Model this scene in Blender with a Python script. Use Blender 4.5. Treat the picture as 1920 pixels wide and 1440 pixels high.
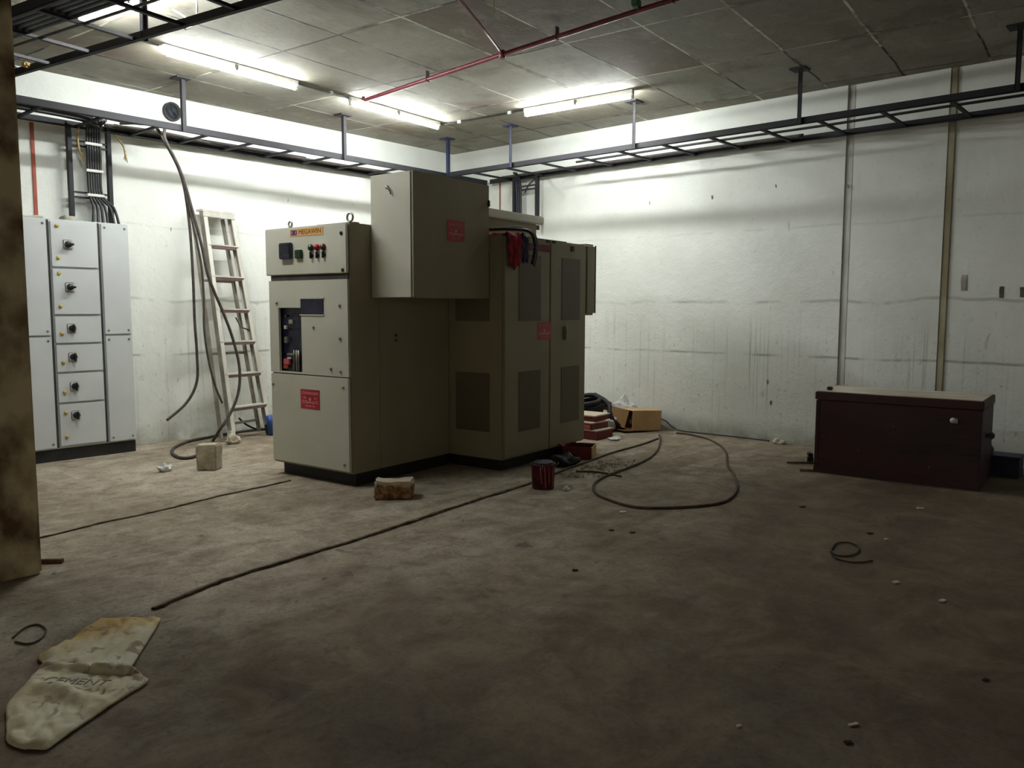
import bpy, bmesh, math, random
from mathutils import Vector, Matrix, noise
random.seed(7)
for o in list(bpy.data.objects): bpy.data.objects.remove(o)
SC = bpy.context.scene
COL = SC.collection

# ---------------------------------------------------------------- camera
def make_camera():
    f, pitch, roll, yaw = 1508.162, 0.093, 0.002, 0.717
    F = Vector((math.cos(pitch)*math.cos(yaw), math.cos(pitch)*math.sin(yaw), -math.sin(pitch)))
    R = Vector((math.sin(yaw), -math.cos(yaw), 0.0))
    U = R.cross(F)
    R2 = R*math.cos(roll) + U*math.sin(roll)
    U2 = -R*math.sin(roll) + U*math.cos(roll)
    cd = bpy.data.cameras.new('camera'); cd.sensor_fit = 'HORIZONTAL'; cd.sensor_width = 36.0
    cd.lens = f/1920*36.0; cd.clip_start = 0.05; cd.clip_end = 100
    co = bpy.data.objects.new('camera', cd); COL.objects.link(co)
    m = Matrix((R2, U2, -F)).transposed().to_4x4(); m.translation = Vector((-7.926, -7.983, 1.35))
    co.matrix_world = m
    SC.camera = co
make_camera()

# ---------------------------------------------------------------- world and exposure
w = bpy.data.worlds.new('world'); SC.world = w; w.use_nodes = True
w.node_tree.nodes['Background'].inputs[0].default_value = (1.0, 0.91, 0.76, 1)
w.node_tree.nodes['Background'].inputs[1].default_value = 0.095
SC.view_settings.view_transform = 'Standard'; SC.view_settings.look = 'None'
SC.view_settings.gamma = 1.0; SC.view_settings.use_curve_mapping = False
SC.view_settings.exposure = 1.66
TUBE_POWER = 92.0
CEIL = 3.445
RT = 0.088

# ---------------------------------------------------------------- materials
def lin(c):
    return tuple(((v/255)/12.92 if v/255 <= .04045 else ((v/255+.055)/1.055)**2.4) for v in c)
def new_mat(name):
    m = bpy.data.materials.new(name); m.use_nodes = True
    return m, m.node_tree, m.node_tree.nodes['Principled BSDF']
def mat(name, c1, c2=None, rough=.6, metal=0.0, scale=8.0, bump=0.0, bscale=None, stretch=(1, 1, 1), lo=.35, hi=.65, detail=5):
    """two-tone noise material; c1/c2 are sRGB 0-255"""
    m, nt, b = new_mat(name)
    b.inputs['Roughness'].default_value = rough; b.inputs['Metallic'].default_value = metal
    if c2 is None: c2 = tuple(v*.88 for v in c1)
    tc = nt.nodes.new('ShaderNodeTexCoord'); mp = nt.nodes.new('ShaderNodeMapping'); mp.inputs['Scale'].default_value = stretch
    nz = nt.nodes.new('ShaderNodeTexNoise'); nz.inputs['Scale'].default_value = scale; nz.inputs['Detail'].default_value = detail
    cr = nt.nodes.new('ShaderNodeValToRGB')
    cr.color_ramp.elements[0].position = lo; cr.color_ramp.elements[0].color = (*lin(c2), 1)
    cr.color_ramp.elements[1].position = hi; cr.color_ramp.elements[1].color = (*lin(c1), 1)
    L = nt.links.new
    L(tc.outputs['Object'], mp.inputs[0]); L(mp.outputs[0], nz.inputs['Vector']); L(nz.outputs[0], cr.inputs[0]); L(cr.outputs[0], b.inputs['Base Color'])
    if bump > 0:
        n2 = nt.nodes.new('ShaderNodeTexNoise'); n2.inputs['Scale'].default_value = bscale or scale*4; n2.inputs['Detail'].default_value = 6
        bp = nt.nodes.new('ShaderNodeBump'); bp.inputs['Strength'].default_value = bump; bp.inputs['Distance'].default_value = .02
        L(mp.outputs[0], n2.inputs['Vector']); L(n2.outputs[0], bp.inputs['Height']); L(bp.outputs[0], b.inputs['Normal'])
    return m
class NT:
    """tiny helper for bigger node graphs"""
    def __init__(s, nt): s.nt = nt
    def n(s, t, **k):
        x = s.nt.nodes.new(t)
        for a, v in k.items(): setattr(x, a, v)
        return x
    def l(s, a, b): s.nt.links.new(a, b)
    def noise(s, vec, sc, det=5, rough=.55, dist=0):
        x = s.n('ShaderNodeTexNoise'); x.inputs['Scale'].default_value = sc; x.inputs['Detail'].default_value = det
        x.inputs['Roughness'].default_value = rough; x.inputs['Distortion'].default_value = dist; s.l(vec, x.inputs['Vector']); return x.outputs[0]
    def ramp(s, v, stops):
        x = s.n('ShaderNodeValToRGB'); e = x.color_ramp.elements
        while len(e) < len(stops): e.new(.5)
        for i, (p, c) in enumerate(stops):
            e[i].position = p; e[i].color = (*c, 1) if len(c) == 3 else c
        s.l(v, x.inputs[0]); return x.outputs[0]
    def mix(s, a, b, f, mode='MIX'):
        x = s.n('ShaderNodeMix', data_type='RGBA', blend_type=mode)
        if isinstance(f, (int, float)): x.inputs[0].default_value = f
        else: s.l(f, x.inputs[0])
        for i, v in ((6, a), (7, b)):
            if isinstance(v, tuple): x.inputs[i].default_value = (*v, 1)
            else: s.l(v, x.inputs[i])
        return x.outputs[2]
    def math(s, op, a, b=None, c=None):
        x = s.n('ShaderNodeMath', operation=op)
        for i, v in enumerate((a, b, c)):
            if v is None: continue
            if isinstance(v, (int, float)): x.inputs[i].default_value = v
            else: s.l(v, x.inputs[i])
        return x.outputs[0]
    def mapping(s, vec, loc=(0, 0, 0), rot=(0, 0, 0), sc=(1, 1, 1)):
        x = s.n('ShaderNodeMapping'); x.inputs[1].default_value = loc; x.inputs[2].default_value = rot; x.inputs[3].default_value = sc
        s.l(vec, x.inputs[0]); return x.outputs[0]
    def bump(s, h, st, dist, normal=None):
        x = s.n('ShaderNodeBump'); x.inputs['Strength'].default_value = st; x.inputs['Distance'].default_value = dist
        s.l(h, x.inputs['Height'])
        if normal is not None: s.l(normal, x.inputs['Normal'])
        return x.outputs[0]
G = lambda v: (v, v, v)

def wall_material():
    m, nt, b = new_mat('whitewashed_concrete'); t = NT(nt)
    tc = t.n('ShaderNodeTexCoord').outputs['Object']
    sep = t.n('ShaderNodeSeparateXYZ'); t.l(tc, sep.inputs[0]); z = sep.outputs[2]
    along = t.math('ADD', sep.outputs[0], sep.outputs[1])
    big = t.noise(tc, .8, 4); med = t.noise(tc, 5, 6); fine = t.noise(tc, 45, 4)
    streak = t.noise(t.mapping(tc, sc=(20, 20, .30)), 1.3, 3)
    col = t.mix(lin((226, 228, 222)), lin((206, 208, 200)), t.ramp(big, [(.35, G(0)), (.7, G(1))]))
    # trowel marks and scuffs
    sp = t.ramp(t.noise(t.mapping(tc, sc=(1, 1, .6)), 9, 3, .5, .5), [(.70, G(0)), (.78, G(1))])
    col = t.mix(col, lin((150, 150, 140)), t.math('MULTIPLY', sp, .45))
    # vertical form-board streaks below about 1.3 m
    low = t.math('MULTIPLY', t.ramp(streak, [(.57, G(0)), (.70, G(1))]), t.math('MULTIPLY', t.ramp(t.math('MULTIPLY', z, .5), [(.50, G(1)), (.72, G(0))]), t.ramp(big, [(.42, G(.15)), (.62, G(1))])))
    col = t.mix(col, lin((140, 142, 132)), t.math('MULTIPLY', low, .52))
    pit = t.math('MULTIPLY', t.ramp(t.noise(t.mapping(tc, sc=(1, 1, .7)), 26, 4, .6, .4), [(.62, G(0)), (.70, G(1))]), t.ramp(t.math('MULTIPLY', z, .5), [(.30, G(1)), (.75, G(.25))]))
    col = t.mix(col, lin((130, 130, 118)), t.math('MULTIPLY', pit, .55))
    # horizontal pour line near 0.85 m and a broken upper one near 1.35 m
    wob = t.math('MULTIPLY', t.math('SUBTRACT', t.noise(t.mapping(tc, sc=(1, 1, 0)), 1.2, 3), .5), .10)
    for hz, width, st, wb in ((.885, .010, .62, .5), (1.43, .014, .42, 1.8), (2.16, .008, .18, 1.0)):
        d = t.math('ABSOLUTE', t.math('SUBTRACT', t.math('ADD', z, t.math('MULTIPLY', wob, wb)), hz))
        ln = t.ramp(t.math('MULTIPLY', d, 10), [(width*3, G(1)), (width*10+.08, G(0))])
        ln = t.math('MULTIPLY', ln, t.ramp(t.noise(t.mapping(tc, sc=(1, 1, .1)), 3.0, 4), [(.42, G(0)), (.60, G(1))]))
        col = t.mix(col, lin((110, 112, 102)), t.math('MULTIPLY', ln, st))
    # grime band at the foot
    foot = t.math('MULTIPLY', t.ramp(z, [(.02, G(1)), (.22, G(0))]), t.ramp(med, [(.35, G(.3)), (.6, G(1))]))
    col = t.mix(col, lin((120, 118, 100)), t.math('MULTIPLY', foot, .7))
    t.l(col, b.inputs['Base Color']); b.inputs['Roughness'].default_value = .75
    h = t.math('ADD', t.math('MULTIPLY', med, 1.2), t.math('MULTIPLY', fine, .3))
    h = t.math('ADD', h, t.math('MULTIPLY', low, -.3))
    h = t.math('ADD', h, t.math('MULTIPLY', t.noise(tc, 14, 5), .4))
    t.l(t.bump(h, .33, .022), b.inputs['Normal'])
    return m

def ceiling_material():
    m, nt, b = new_mat('board_marked_concrete'); t = NT(nt)
    tc = t.n('ShaderNodeTexCoord').outputs['Object']
    wn = t.n('ShaderNodeTexNoise'); wn.inputs['Scale'].default_value = 1.7; wn.inputs['Detail'].default_value = 5; t.l(tc, wn.inputs['Vector'])
    vm = t.n('ShaderNodeVectorMath', operation='MULTIPLY_ADD'); t.l(wn.outputs['Color'], vm.inputs[0]); vm.inputs[1].default_value = (.05, .05, 0); vm.inputs[2].default_value = (-.025, -.025, 0)
    va = t.n('ShaderNodeVectorMath', operation='ADD'); t.l(t.mapping(tc, rot=(0, 0, -RT)), va.inputs[0]); t.l(vm.outputs[0], va.inputs[1])
    wv = t.mapping(va.outputs[0], loc=(1.84+1.18*20, 6.39+.666*20, 0))     # board seams run with the machinery grid
    def bricks(ms, sm):
        x = t.n('ShaderNodeTexBrick'); x.offset = 0.0; x.squash = 1.0; t.l(wv, x.inputs['Vector'])
        for k, v in (('Scale', 1.0), ('Mortar Size', ms), ('Mortar Smooth', sm), ('Brick Width', 1.18), ('Row Height', .666), ('Bias', 0.0)): x.inputs[k].default_value = v
        x.inputs['Color1'].default_value = (0, 0, 0, 1); x.inputs['Color2'].default_value = (1, 1, 1, 1); x.inputs['Mortar'].default_value = (.5, .5, .5, 1)
        return x
    br = bricks(.011, .3); tone = br.outputs['Color']; mort = br.outputs['Fac']
    base = t.ramp(tone, [(0, lin((108, 94, 78))), (.3, lin((148, 145, 134))), (.6, lin((128, 122, 106))), (.8, lin((158, 156, 144))), (1, lin((116, 106, 90)))])
    cloud = t.noise(tc, 1.5, 7, .65, .5); med = t.noise(tc, 4.5, 7, .7, .4); fine = t.noise(t.mapping(tc, rot=(0, 0, -RT), sc=(1, 5, 1)), 12, 6, .65)
    base = t.mix(base, lin((96, 84, 68)), t.math('MULTIPLY', t.ramp(cloud, [(.48, G(0)), (.68, G(1))]), .60))
    base = t.mix(base, lin((178, 176, 164)), t.math('MULTIPLY', t.ramp(med, [(.52, G(0)), (.72, G(1))]), .42))
    base = t.mix(base, lin((90, 80, 64)), t.math('MULTIPLY', t.ramp(fine, [(.52, G(0)), (.72, G(1))]), .40))
    base = t.mix(base, lin((110, 66, 54)), t.math('MULTIPLY', t.ramp(t.noise(tc, .9, 3), [(.60, G(0)), (.72, G(1))]), .35))
    seamc = t.ramp(t.noise(tc, .8, 3), [(.44, lin((46, 40, 30))), (.50, lin((212, 208, 190)))])
    mk = t.math('MULTIPLY', mort, t.ramp(t.noise(tc, 2.6, 5), [(.34, G(0)), (.50, G(1))]))
    col = t.mix(base, seamc, mk)
    halo = t.math('MULTIPLY', bricks(.05, 1.0).outputs['Fac'], t.ramp(t.noise(tc, 1.6, 6, .65), [(.52, G(0)), (.60, G(1))]))
    col = t.mix(col, lin((56, 48, 36)), t.math('MULTIPLY', halo, .75))
    t.l(col, b.inputs['Base Color']); b.inputs['Roughness'].default_value = .85
    h = t.math('ADD', t.math('MULTIPLY', mort, .5), t.math('ADD', t.math('MULTIPLY', fine, .4), t.math('MULTIPLY', med, .4)))
    t.l(t.bump(h, .4, .02), b.inputs['Normal'])
    return m

def floor_material():
    m, nt, b = new_mat('dusty_concrete_floor'); t = NT(nt)
    tc = t.n('ShaderNodeTexCoord').outputs['Object']
    big = t.noise(tc, .45, 6, .6, .5); med = t.noise(tc, 1.7, 8, .7, .7); sm = t.noise(tc, 6.5, 7, .7, .5); fine = t.noise(tc, 42, 6, .75)
    sweep = t.noise(t.mapping(tc, rot=(0, 0, .75), sc=(.35, 2.4, 1)), 1.6, 7, .65, 1.0)
    col = t.ramp(big, [(.40, lin((130, 116, 98))), (.5, lin((152, 140, 122))), (.60, lin((166, 154, 136)))])
    col = t.mix(col, lin((104, 86, 66)), t.math('MULTIPLY', t.ramp(med, [(.46, G(0)), (.64, G(1))]), .42))
    col = t.mix(col, lin((190, 182, 166)), t.math('MULTIPLY', t.ramp(sweep, [(.50, G(0)), (.70, G(1))]), .45))
    col = t.mix(col, lin((96, 80, 62)), t.math('MULTIPLY', t.ramp(sm, [(.50, G(0)), (.62, G(1))]), .50))
    col = t.mix(col, lin((198, 190, 172)), t.math('MULTIPLY', t.ramp(sm, [(.36, G(1)), (.46, G(0))]), .28))
    col = t.mix(col, lin((80, 66, 50)), t.math('MULTIPLY', t.ramp(fine, [(.50, G(0)), (.66, G(1))]), .55))
    col = t.mix(col, lin((52, 42, 34)), t.math('MULTIPLY', t.ramp(t.noise(tc, 9, 3, .5, 1.0), [(.68, G(0)), (.73, G(1))]), .6))
    # floor darkened and browned towards the front: weaker light there is painted in
    sep = t.n('ShaderNodeSeparateXYZ'); t.l(tc, sep.inputs[0])
    front = t.math('ADD', t.math('MULTIPLY', sep.outputs[1], -1.0), t.math('MULTIPLY', t.math('SUBTRACT', big, .5), 5.0))
    front = t.math('ADD', front, t.math('MULTIPLY', t.math('SUBTRACT', med, .5), 3.0))
    fr = t.ramp(t.math('MULTIPLY', front, .1), [(.42, G(0)), (.60, G(1))])
    dim_brown = t.ramp(t.noise(tc, 2.6, 7, .7, .8), [(.38, lin((108, 90, 66))), (.52, lin((84, 66, 44))), (.66, lin((68, 48, 30)))])
    col = t.mix(col, dim_brown, t.math('MULTIPLY', fr, .78))
    t.l(col, b.inputs['Base Color']); b.inputs['Roughness'].default_value = .92
    h = t.math('ADD', t.math('MULTIPLY', sm, .9), t.math('MULTIPLY', fine, .35))
    t.l(t.bump(h, .5, .02), b.inputs['Normal'])
    return m

def emit_mat(name, c, s):
    m, nt, b = new_mat(name)
    b.inputs['Base Color'].default_value = (.9, .9, .9, 1)
    b.inputs['Emission Color'].default_value = (*c, 1); b.inputs['Emission Strength'].default_value = s
    return m
def louvre_mat(name, c):
    """sheet metal punched with fine horizontal louvre slots"""
    m, nt, b = new_mat(name); t = NT(nt)
    tc = t.n('ShaderNodeTexCoord').outputs['Object']
    sep = t.n('ShaderNodeSeparateXYZ'); t.l(tc, sep.inputs[0])
    f = t.math('FRACT', t.math('MULTIPLY', sep.outputs[2], 130.0))
    slot = t.ramp(f, [(.45, G(0)), (.55, G(1))])
    t.l(t.mix(c, tuple(v*.35 for v in c), slot), b.inputs['Base Color'])
    b.inputs['Roughness'].default_value = .5
    t.l(t.bump(f, .4, .01), b.inputs['Normal'])
    return m

M = dict(
    wall=wall_material(), ceiling=ceiling_material(), floor=floor_material(),
    pillar=mat('bare_stained_concrete', (212, 198, 160), (104, 78, 50), .85, scale=3.4, bump=.5, bscale=14, stretch=(1, 1, .8), lo=.38, hi=.56, detail=8),
    joint=mat('brown_mortar', (104, 88, 68), (54, 44, 34), .9, scale=14, bump=.5),  # dark brown tone of the screed edges and the rods
    tray=mat('dark_painted_steel', (27, 24, 33), (15, 13, 18), .7, 0, scale=6),
    blue=mat('blue_painted_steel', (42, 48, 84), (28, 30, 54), .55, .1, scale=6),
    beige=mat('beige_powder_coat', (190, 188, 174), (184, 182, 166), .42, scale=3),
    beige_shade=mat('beige_powder_coat_shaded', (146, 137, 112), (138, 129, 104), .6, scale=2, stretch=(1.5, 1.5, .8)),  # beige darkened for unlit faces: their shade is in the colour
    louvre=louvre_mat('louvred_beige_sheet', lin((126, 118, 96))),
    grey=mat('light_grey_powder_coat', (196, 200, 200), (190, 193, 194), .4, scale=3),
    gap=mat('shadow_gap_rubber', (60, 58, 54), (44, 42, 40), .8),
    black=mat('black_plastic', (24, 24, 30), (16, 16, 20), .4),
    blackbase=mat('black_painted_channel', (34, 32, 32), (22, 20, 20), .6, scale=12, bump=.2),
    screen=mat('dark_blue_grey_plastic', (40, 40, 62), (26, 26, 42), .25),
    cable=mat('black_cable_sheath', (30, 28, 30), (20, 18, 20), .5),
    greycable=mat('dusty_dark_cable', (74, 66, 60), (50, 44, 40), .7, scale=20),
    browncable=mat('dusty_brown_hose', (84, 72, 52), (58, 48, 34), .8, scale=14),
    conduit=mat('grey_conduit', (84, 82, 78), (66, 64, 60), .5),
    redpipe=mat('red_oxide_pipe', (124, 34, 52), (96, 22, 38), .45, scale=10),
    orangepipe=mat('orange_brown_strip', (164, 74, 50), (140, 60, 42), .6),
    alu=mat('brushed_aluminium', (214, 210, 200), (184, 180, 170), .5, .15, scale=8, stretch=(1, 1, .2)),
    aluside=mat('dull_aluminium', (166, 160, 148), (130, 124, 112), .5, .3, scale=8),
    brownunder=mat('brown_step_underside', (110, 84, 78), (88, 66, 60), .7),
    zinc=mat('zinc_plated_steel', (150, 148, 140), (120, 118, 112), .35, .7),
    tie=mat('pale_clamp_metal', (210, 210, 204), (190, 190, 184), .5),
    rope=mat('frayed_yellow_rope', (196, 170, 112), (150, 124, 76), .9, scale=30),
    yellow=mat('yellow_lock_plastic', (200, 176, 84), (176, 150, 66), .5),
    redsign=mat('red_enamel', (176, 30, 48), (160, 24, 42), .4),
    white=mat('white_print', (232, 222, 220), (224, 212, 210), .5),
    signwhite=mat('faded_white_print', (214, 150, 152), (206, 140, 142), .5),
    darkred=mat('dark_red_print', (120, 30, 34), (110, 26, 30), .5),
    gold=mat('gold_border', (208, 168, 92), (198, 156, 84), .5),
    purple=mat('purple_print', (70, 34, 120), (62, 28, 110), .5),
    brick_red=mat('brick_red_print', (150, 50, 44), (140, 44, 40), .5),
    lampred=mat('red_lens', (170, 20, 44), (150, 14, 38), .2),
    lampgreen=mat('dark_green_lens', (24, 52, 30), (18, 44, 24), .2),
    lampamber=mat('amber_brown_lens', (90, 40, 34), (80, 34, 30), .2),
    copper=mat('copper_busbar', (190, 96, 50), (160, 76, 40), .4, .5),
    ochre=mat('ochre_insulator', (178, 128, 50), (150, 104, 40), .5),
    trunk=mat('dark_maroon_painted_wood', (62, 26, 26), (38, 16, 16), .55, scale=5, bump=.15, stretch=(1, .3, 1)),
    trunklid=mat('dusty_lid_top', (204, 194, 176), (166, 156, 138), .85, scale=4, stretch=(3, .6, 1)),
    card=mat('corrugated_cardboard', (204, 170, 124), (188, 154, 108), .85, scale=6),
    carddark=mat('cardboard_inside', (130, 96, 62), (108, 78, 50), .9, scale=6),
    redcarton=mat('dark_red_carton', (120, 30, 36), (92, 22, 28), .6, scale=8),
    pinkprint=mat('pale_red_print', (206, 96, 100), (190, 80, 86), .6),
    whitecarton=mat('off_white_carton', (206, 192, 172), (188, 172, 150), .7, scale=10),
    bucket=mat('red_paint_bucket', (96, 16, 26), (60, 10, 16), .7, scale=12),
    hoseblack=mat('black_rubber_hose', (14, 14, 20), (8, 8, 12), .6),
    drip=mat('pale_red_drips', (180, 96, 100), (160, 70, 76), .6),
    plastic=mat('crumpled_polythene', (208, 206, 202), (184, 182, 178), .3, scale=14),
    stone=mat('rough_brown_block', (150, 122, 86), (112, 86, 56), .95, scale=14, bump=.7, bscale=40),
    mortar=mat('pale_cement_block', (178, 168, 146), (146, 136, 114), .9, scale=10, bump=.4),
    mortarlight=mat('pale_cement_dust', (200, 192, 172), (180, 170, 150), .9, scale=10),
    cloth_red=mat('red_cloth', (168, 28, 44), (120, 18, 30), .85, scale=9),
    cloth_grey=mat('grey_cloth', (128, 118, 112), (90, 82, 78), .85, scale=9),
    navy=mat('navy_plastic', (34, 34, 74), (24, 24, 54), .5),
    bluewrap=mat('blue_plastic_wrap', (34, 84, 168), (28, 56, 120), .4),
    straw=mat('yellow_brown_straw', (124, 98, 52), (96, 74, 38), .9),
    paper=mat('white_paper_scrap', (206, 200, 188), (190, 184, 170), .8),
    darkbit=mat('dark_pebble', (50, 42, 34), (36, 30, 24), .9),
    green=mat('green_plastic', (70, 110, 80), (54, 92, 64), .6),
    timber=mat('weathered_timber', (120, 88, 62), (88, 62, 44), .9, scale=20),
    void=mat('dark_interior', (10, 10, 12), (8, 8, 10), .9),
    tube=emit_mat('lit_fluorescent_tube', (.95, 1.0, .985), TUBE_POWER),
    tube_old=emit_mat('lit_older_fluorescent_tube', (.95, 1.0, .985), TUBE_POWER*.84),
    batten=mat('white_enamel_batten', (226, 226, 222), (220, 220, 216), .4),
)

# sack material: cream woven plastic with yellow and brown dirt of its own
def sack_material():
    m, nt, b = new_mat('woven_sack_cloth'); t = NT(nt)
    tc = t.n('ShaderNodeTexCoord').outputs['Object']
    n1 = t.noise(tc, 5, 5); n2 = t.noise(tc, 11, 5, .6, .6)
    col = t.ramp(n1, [(.35, lin((204, 192, 152))), (.6, lin((214, 208, 182)))])
    sep = t.n('ShaderNodeSeparateXYZ'); t.l(tc, sep.inputs[0])
    far = t.math('ADD', sep.outputs[1], t.math('MULTIPLY', t.math('SUBTRACT', n2, .5), .5))
    col = t.mix(col, lin((190, 150, 52)), t.math('MULTIPLY', t.ramp(far, [(.10, G(0)), (.24, G(1))]), .85))
    col = t.mix(col, lin((124, 84, 46)), t.math('MULTIPLY', t.ramp(n2, [(.56, G(0)), (.63, G(1))]), .75))
    t.l(col, b.inputs['Base Color']); b.inputs['Roughness'].default_value = .7
    t.l(t.bump(t.noise(tc, 60, 3), .3, .005), b.inputs['Normal'])
    return m
M['sack'] = sack_material()
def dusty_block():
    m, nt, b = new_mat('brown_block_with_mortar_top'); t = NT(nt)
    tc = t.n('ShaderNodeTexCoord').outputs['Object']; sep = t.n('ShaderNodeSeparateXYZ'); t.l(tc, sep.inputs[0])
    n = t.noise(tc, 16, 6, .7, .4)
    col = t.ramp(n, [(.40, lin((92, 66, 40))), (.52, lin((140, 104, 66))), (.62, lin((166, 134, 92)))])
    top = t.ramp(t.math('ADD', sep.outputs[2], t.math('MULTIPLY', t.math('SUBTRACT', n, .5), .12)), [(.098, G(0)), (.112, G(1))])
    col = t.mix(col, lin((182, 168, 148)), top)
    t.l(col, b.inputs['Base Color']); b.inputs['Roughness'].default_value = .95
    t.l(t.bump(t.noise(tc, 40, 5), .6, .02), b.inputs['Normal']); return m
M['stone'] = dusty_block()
M['fadedink'] = mat('faded_grey_ink', (110, 108, 98), (134, 130, 114), .8, scale=30)

# ---------------------------------------------------------------- mesh building
def A2W(p):
    c, s = math.cos(RT), math.sin(RT); return Vector((p[0]*c-p[1]*s, p[0]*s+p[1]*c, p[2]))
def smooth_path(pts, sub=6, closed=False):
    P = [Vector(p) for p in pts]; n = len(P); out = []
    if n < 3: return P
    rng = range(n) if closed else range(n-1)
    for i in rng:
        g = (lambda k: P[k % n]) if closed else (lambda k: P[max(0, min(n-1, k))])
        p0, p1, p2, p3 = g(i-1), g(i), g(i+1), g(i+2)
        for k in range(sub):
            t = k/sub
            out.append(.5*((2*p1)+(-p0+p2)*t+(2*p0-5*p1+4*p2-p3)*t*t+(-p0+3*p1-3*p2+p3)*t**3))
    if not closed: out.append(P[-1])
    return out
class MB:
    def __init__(s): s.bm = bmesh.new(); s.mats = []
    def mi(s, m):
        if m is None: return 0
        if m not in s.mats: s.mats.append(m)
        return s.mats.index(m)
    def box(s, a, b, bev=0.0, m=None, rz=0, seg=2):
        a, b = Vector(a), Vector(b); lo = Vector(map(min, a, b)); hi = Vector(map(max, a, b))
        c = (lo+hi)/2; d = hi-lo; t = bmesh.new()
        bmesh.ops.create_cube(t, size=1.0, matrix=Matrix.Diagonal((d.x, d.y, d.z, 1)))
        if bev > 0: bmesh.ops.bevel(t, geom=t.edges[:], offset=bev, segments=seg, affect='EDGES', clamp_overlap=True)
        mx = Matrix.Translation(c) @ Matrix.Rotation(rz, 4, 'Z')
        return s._add(t, mx, m)
    def _add(s, t, mx, m, smooth=False):
        k = s.mi(m); vs = {}
        for v in t.verts: vs[v] = s.bm.verts.new(mx @ v.co)
        for f in t.faces:
            try:
                nf = s.bm.faces.new([vs[v] for v in f.verts]); nf.material_index = k; nf.smooth = smooth
            except ValueError: pass
        t.free(); return s
    def obox(s, c, size, rot=(0, 0, 0), bev=0, m=None):
        """oriented box: centre, size, euler"""
        t = bmesh.new(); bmesh.ops.create_cube(t, size=1.0, matrix=Matrix.Diagonal((*size, 1)))
        if bev > 0: bmesh.ops.bevel(t, geom=t.edges[:], offset=bev, segments=2, affect='EDGES', clamp_overlap=True)
        from mathutils import Euler
        return s._add(t, Matrix.Translation(Vector(c)) @ Euler(rot).to_matrix().to_4x4(), m)
    def beam(s, p, q, w, h, up=(0, 0, 1), m=None):
        """rectangular bar from p to q; w across, h along up"""
        p, q = Vector(p), Vector(q); d = (q-p); L = d.length; d.normalize(); up = Vector(up)
        x = d.cross(up).normalized(); y = x.cross(d).normalized()
        k = s.mi(m); V = []
        for base in (p, q):
            for i, j in ((-1, -1), (1, -1), (1, 1), (-1, 1)): V.append(s.bm.verts.new(base+x*w/2*i+y*h/2*j))
        for f in ((0, 3, 2, 1), (4, 5, 6, 7), (0, 1, 5, 4), (1, 2, 6, 5), (2, 3, 7, 6), (3, 0, 4, 7)):
            s.bm.faces.new([V[i] for i in f]).material_index = k
        return s
    def tube(s, pts, r, seg=8, closed=False, m=None, cap=True, radii=None):
        P = [Vector(p) for p in pts]; n = len(P); k = s.mi(m); rings = []
        T = []
        for i in range(n):
            a = P[(i-1) % n] if (closed or i > 0) else P[i]; b = P[(i+1) % n] if (closed or i < n-1) else P[i]
            d = (b-a); T.append(d.normalized() if d.length > 1e-9 else Vector((0, 0, 1)))
        N = T[0].orthogonal().normalized()
        for i in range(n):
            N = (N - T[i]*N.dot(T[i])); N = N.normalized() if N.length > 1e-6 else T[i].orthogonal().normalized()
            B = T[i].cross(N); rr = radii[i] if radii else r
            rings.append([s.bm.verts.new(P[i]+(N*math.cos(2*math.pi*j/seg)+B*math.sin(2*math.pi*j/seg))*rr) for j in range(seg)])
        for i in range(n if closed else n-1):
            a, b = rings[i], rings[(i+1) % n]
            for j in range(seg):
                f = s.bm.faces.new((a[j], a[(j+1) % seg], b[(j+1) % seg], b[j])); f.smooth = True; f.material_index = k
        if cap and not closed:
            s.bm.faces.new(rings[0][::-1]).material_index = k; s.bm.faces.new(rings[-1]).material_index = k
        return s
    def lathe(s, c, prof, seg=24, m=None, axis='Z', rot=None):
        k = s.mi(m); c = Vector(c); R = rot or Matrix.Identity(3)
        if axis == 'X': R = Matrix.Rotation(math.pi/2, 3, 'Y')
        if axis == 'Y': R = Matrix.Rotation(-math.pi/2, 3, 'X')
        rings = []
        for r, z in prof:
            rings.append([s.bm.verts.new(c+R @ Vector((r*math.cos(2*math.pi*j/seg), r*math.sin(2*math.pi*j/seg), z))) for j in range(seg)])
        for a, b in zip(rings, rings[1:]):
            for j in range(seg):
                f = s.bm.faces.new((a[j], a[(j+1) % seg], b[(j+1) % seg], b[j])); f.smooth = True; f.material_index = k
        if prof[0][0] > 1e-4: s.bm.faces.new(rings[0][::-1]).material_index = k
        if prof[-1][0] > 1e-4: s.bm.faces.new(rings[-1]).material_index = k
        return s
    def grid(s, rows, m=None, smooth=True):
        k = s.mi(m); V = [[s.bm.verts.new(p) for p in r] for r in rows]
        for a, b in zip(V, V[1:]):
            for j in range(len(a)-1):
                f = s.bm.faces.new((a[j], a[j+1], b[j+1], b[j])); f.material_index = k; f.smooth = smooth
        return s
    def wobble(s, amp, sc, seed=0):
        for v in s.bm.verts:
            q = v.co*sc+Vector((seed, seed*2, 0)); v.co += Vector((noise.noise(q), noise.noise(q+Vector((9, 0, 0))), noise.noise(q+Vector((0, 9, 0)))))*amp
        return s
    def cut(s, cuts=3):
        bmesh.ops.subdivide_edges(s.bm, edges=s.bm.edges[:], cuts=cuts, use_grid_fill=True); return s

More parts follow.
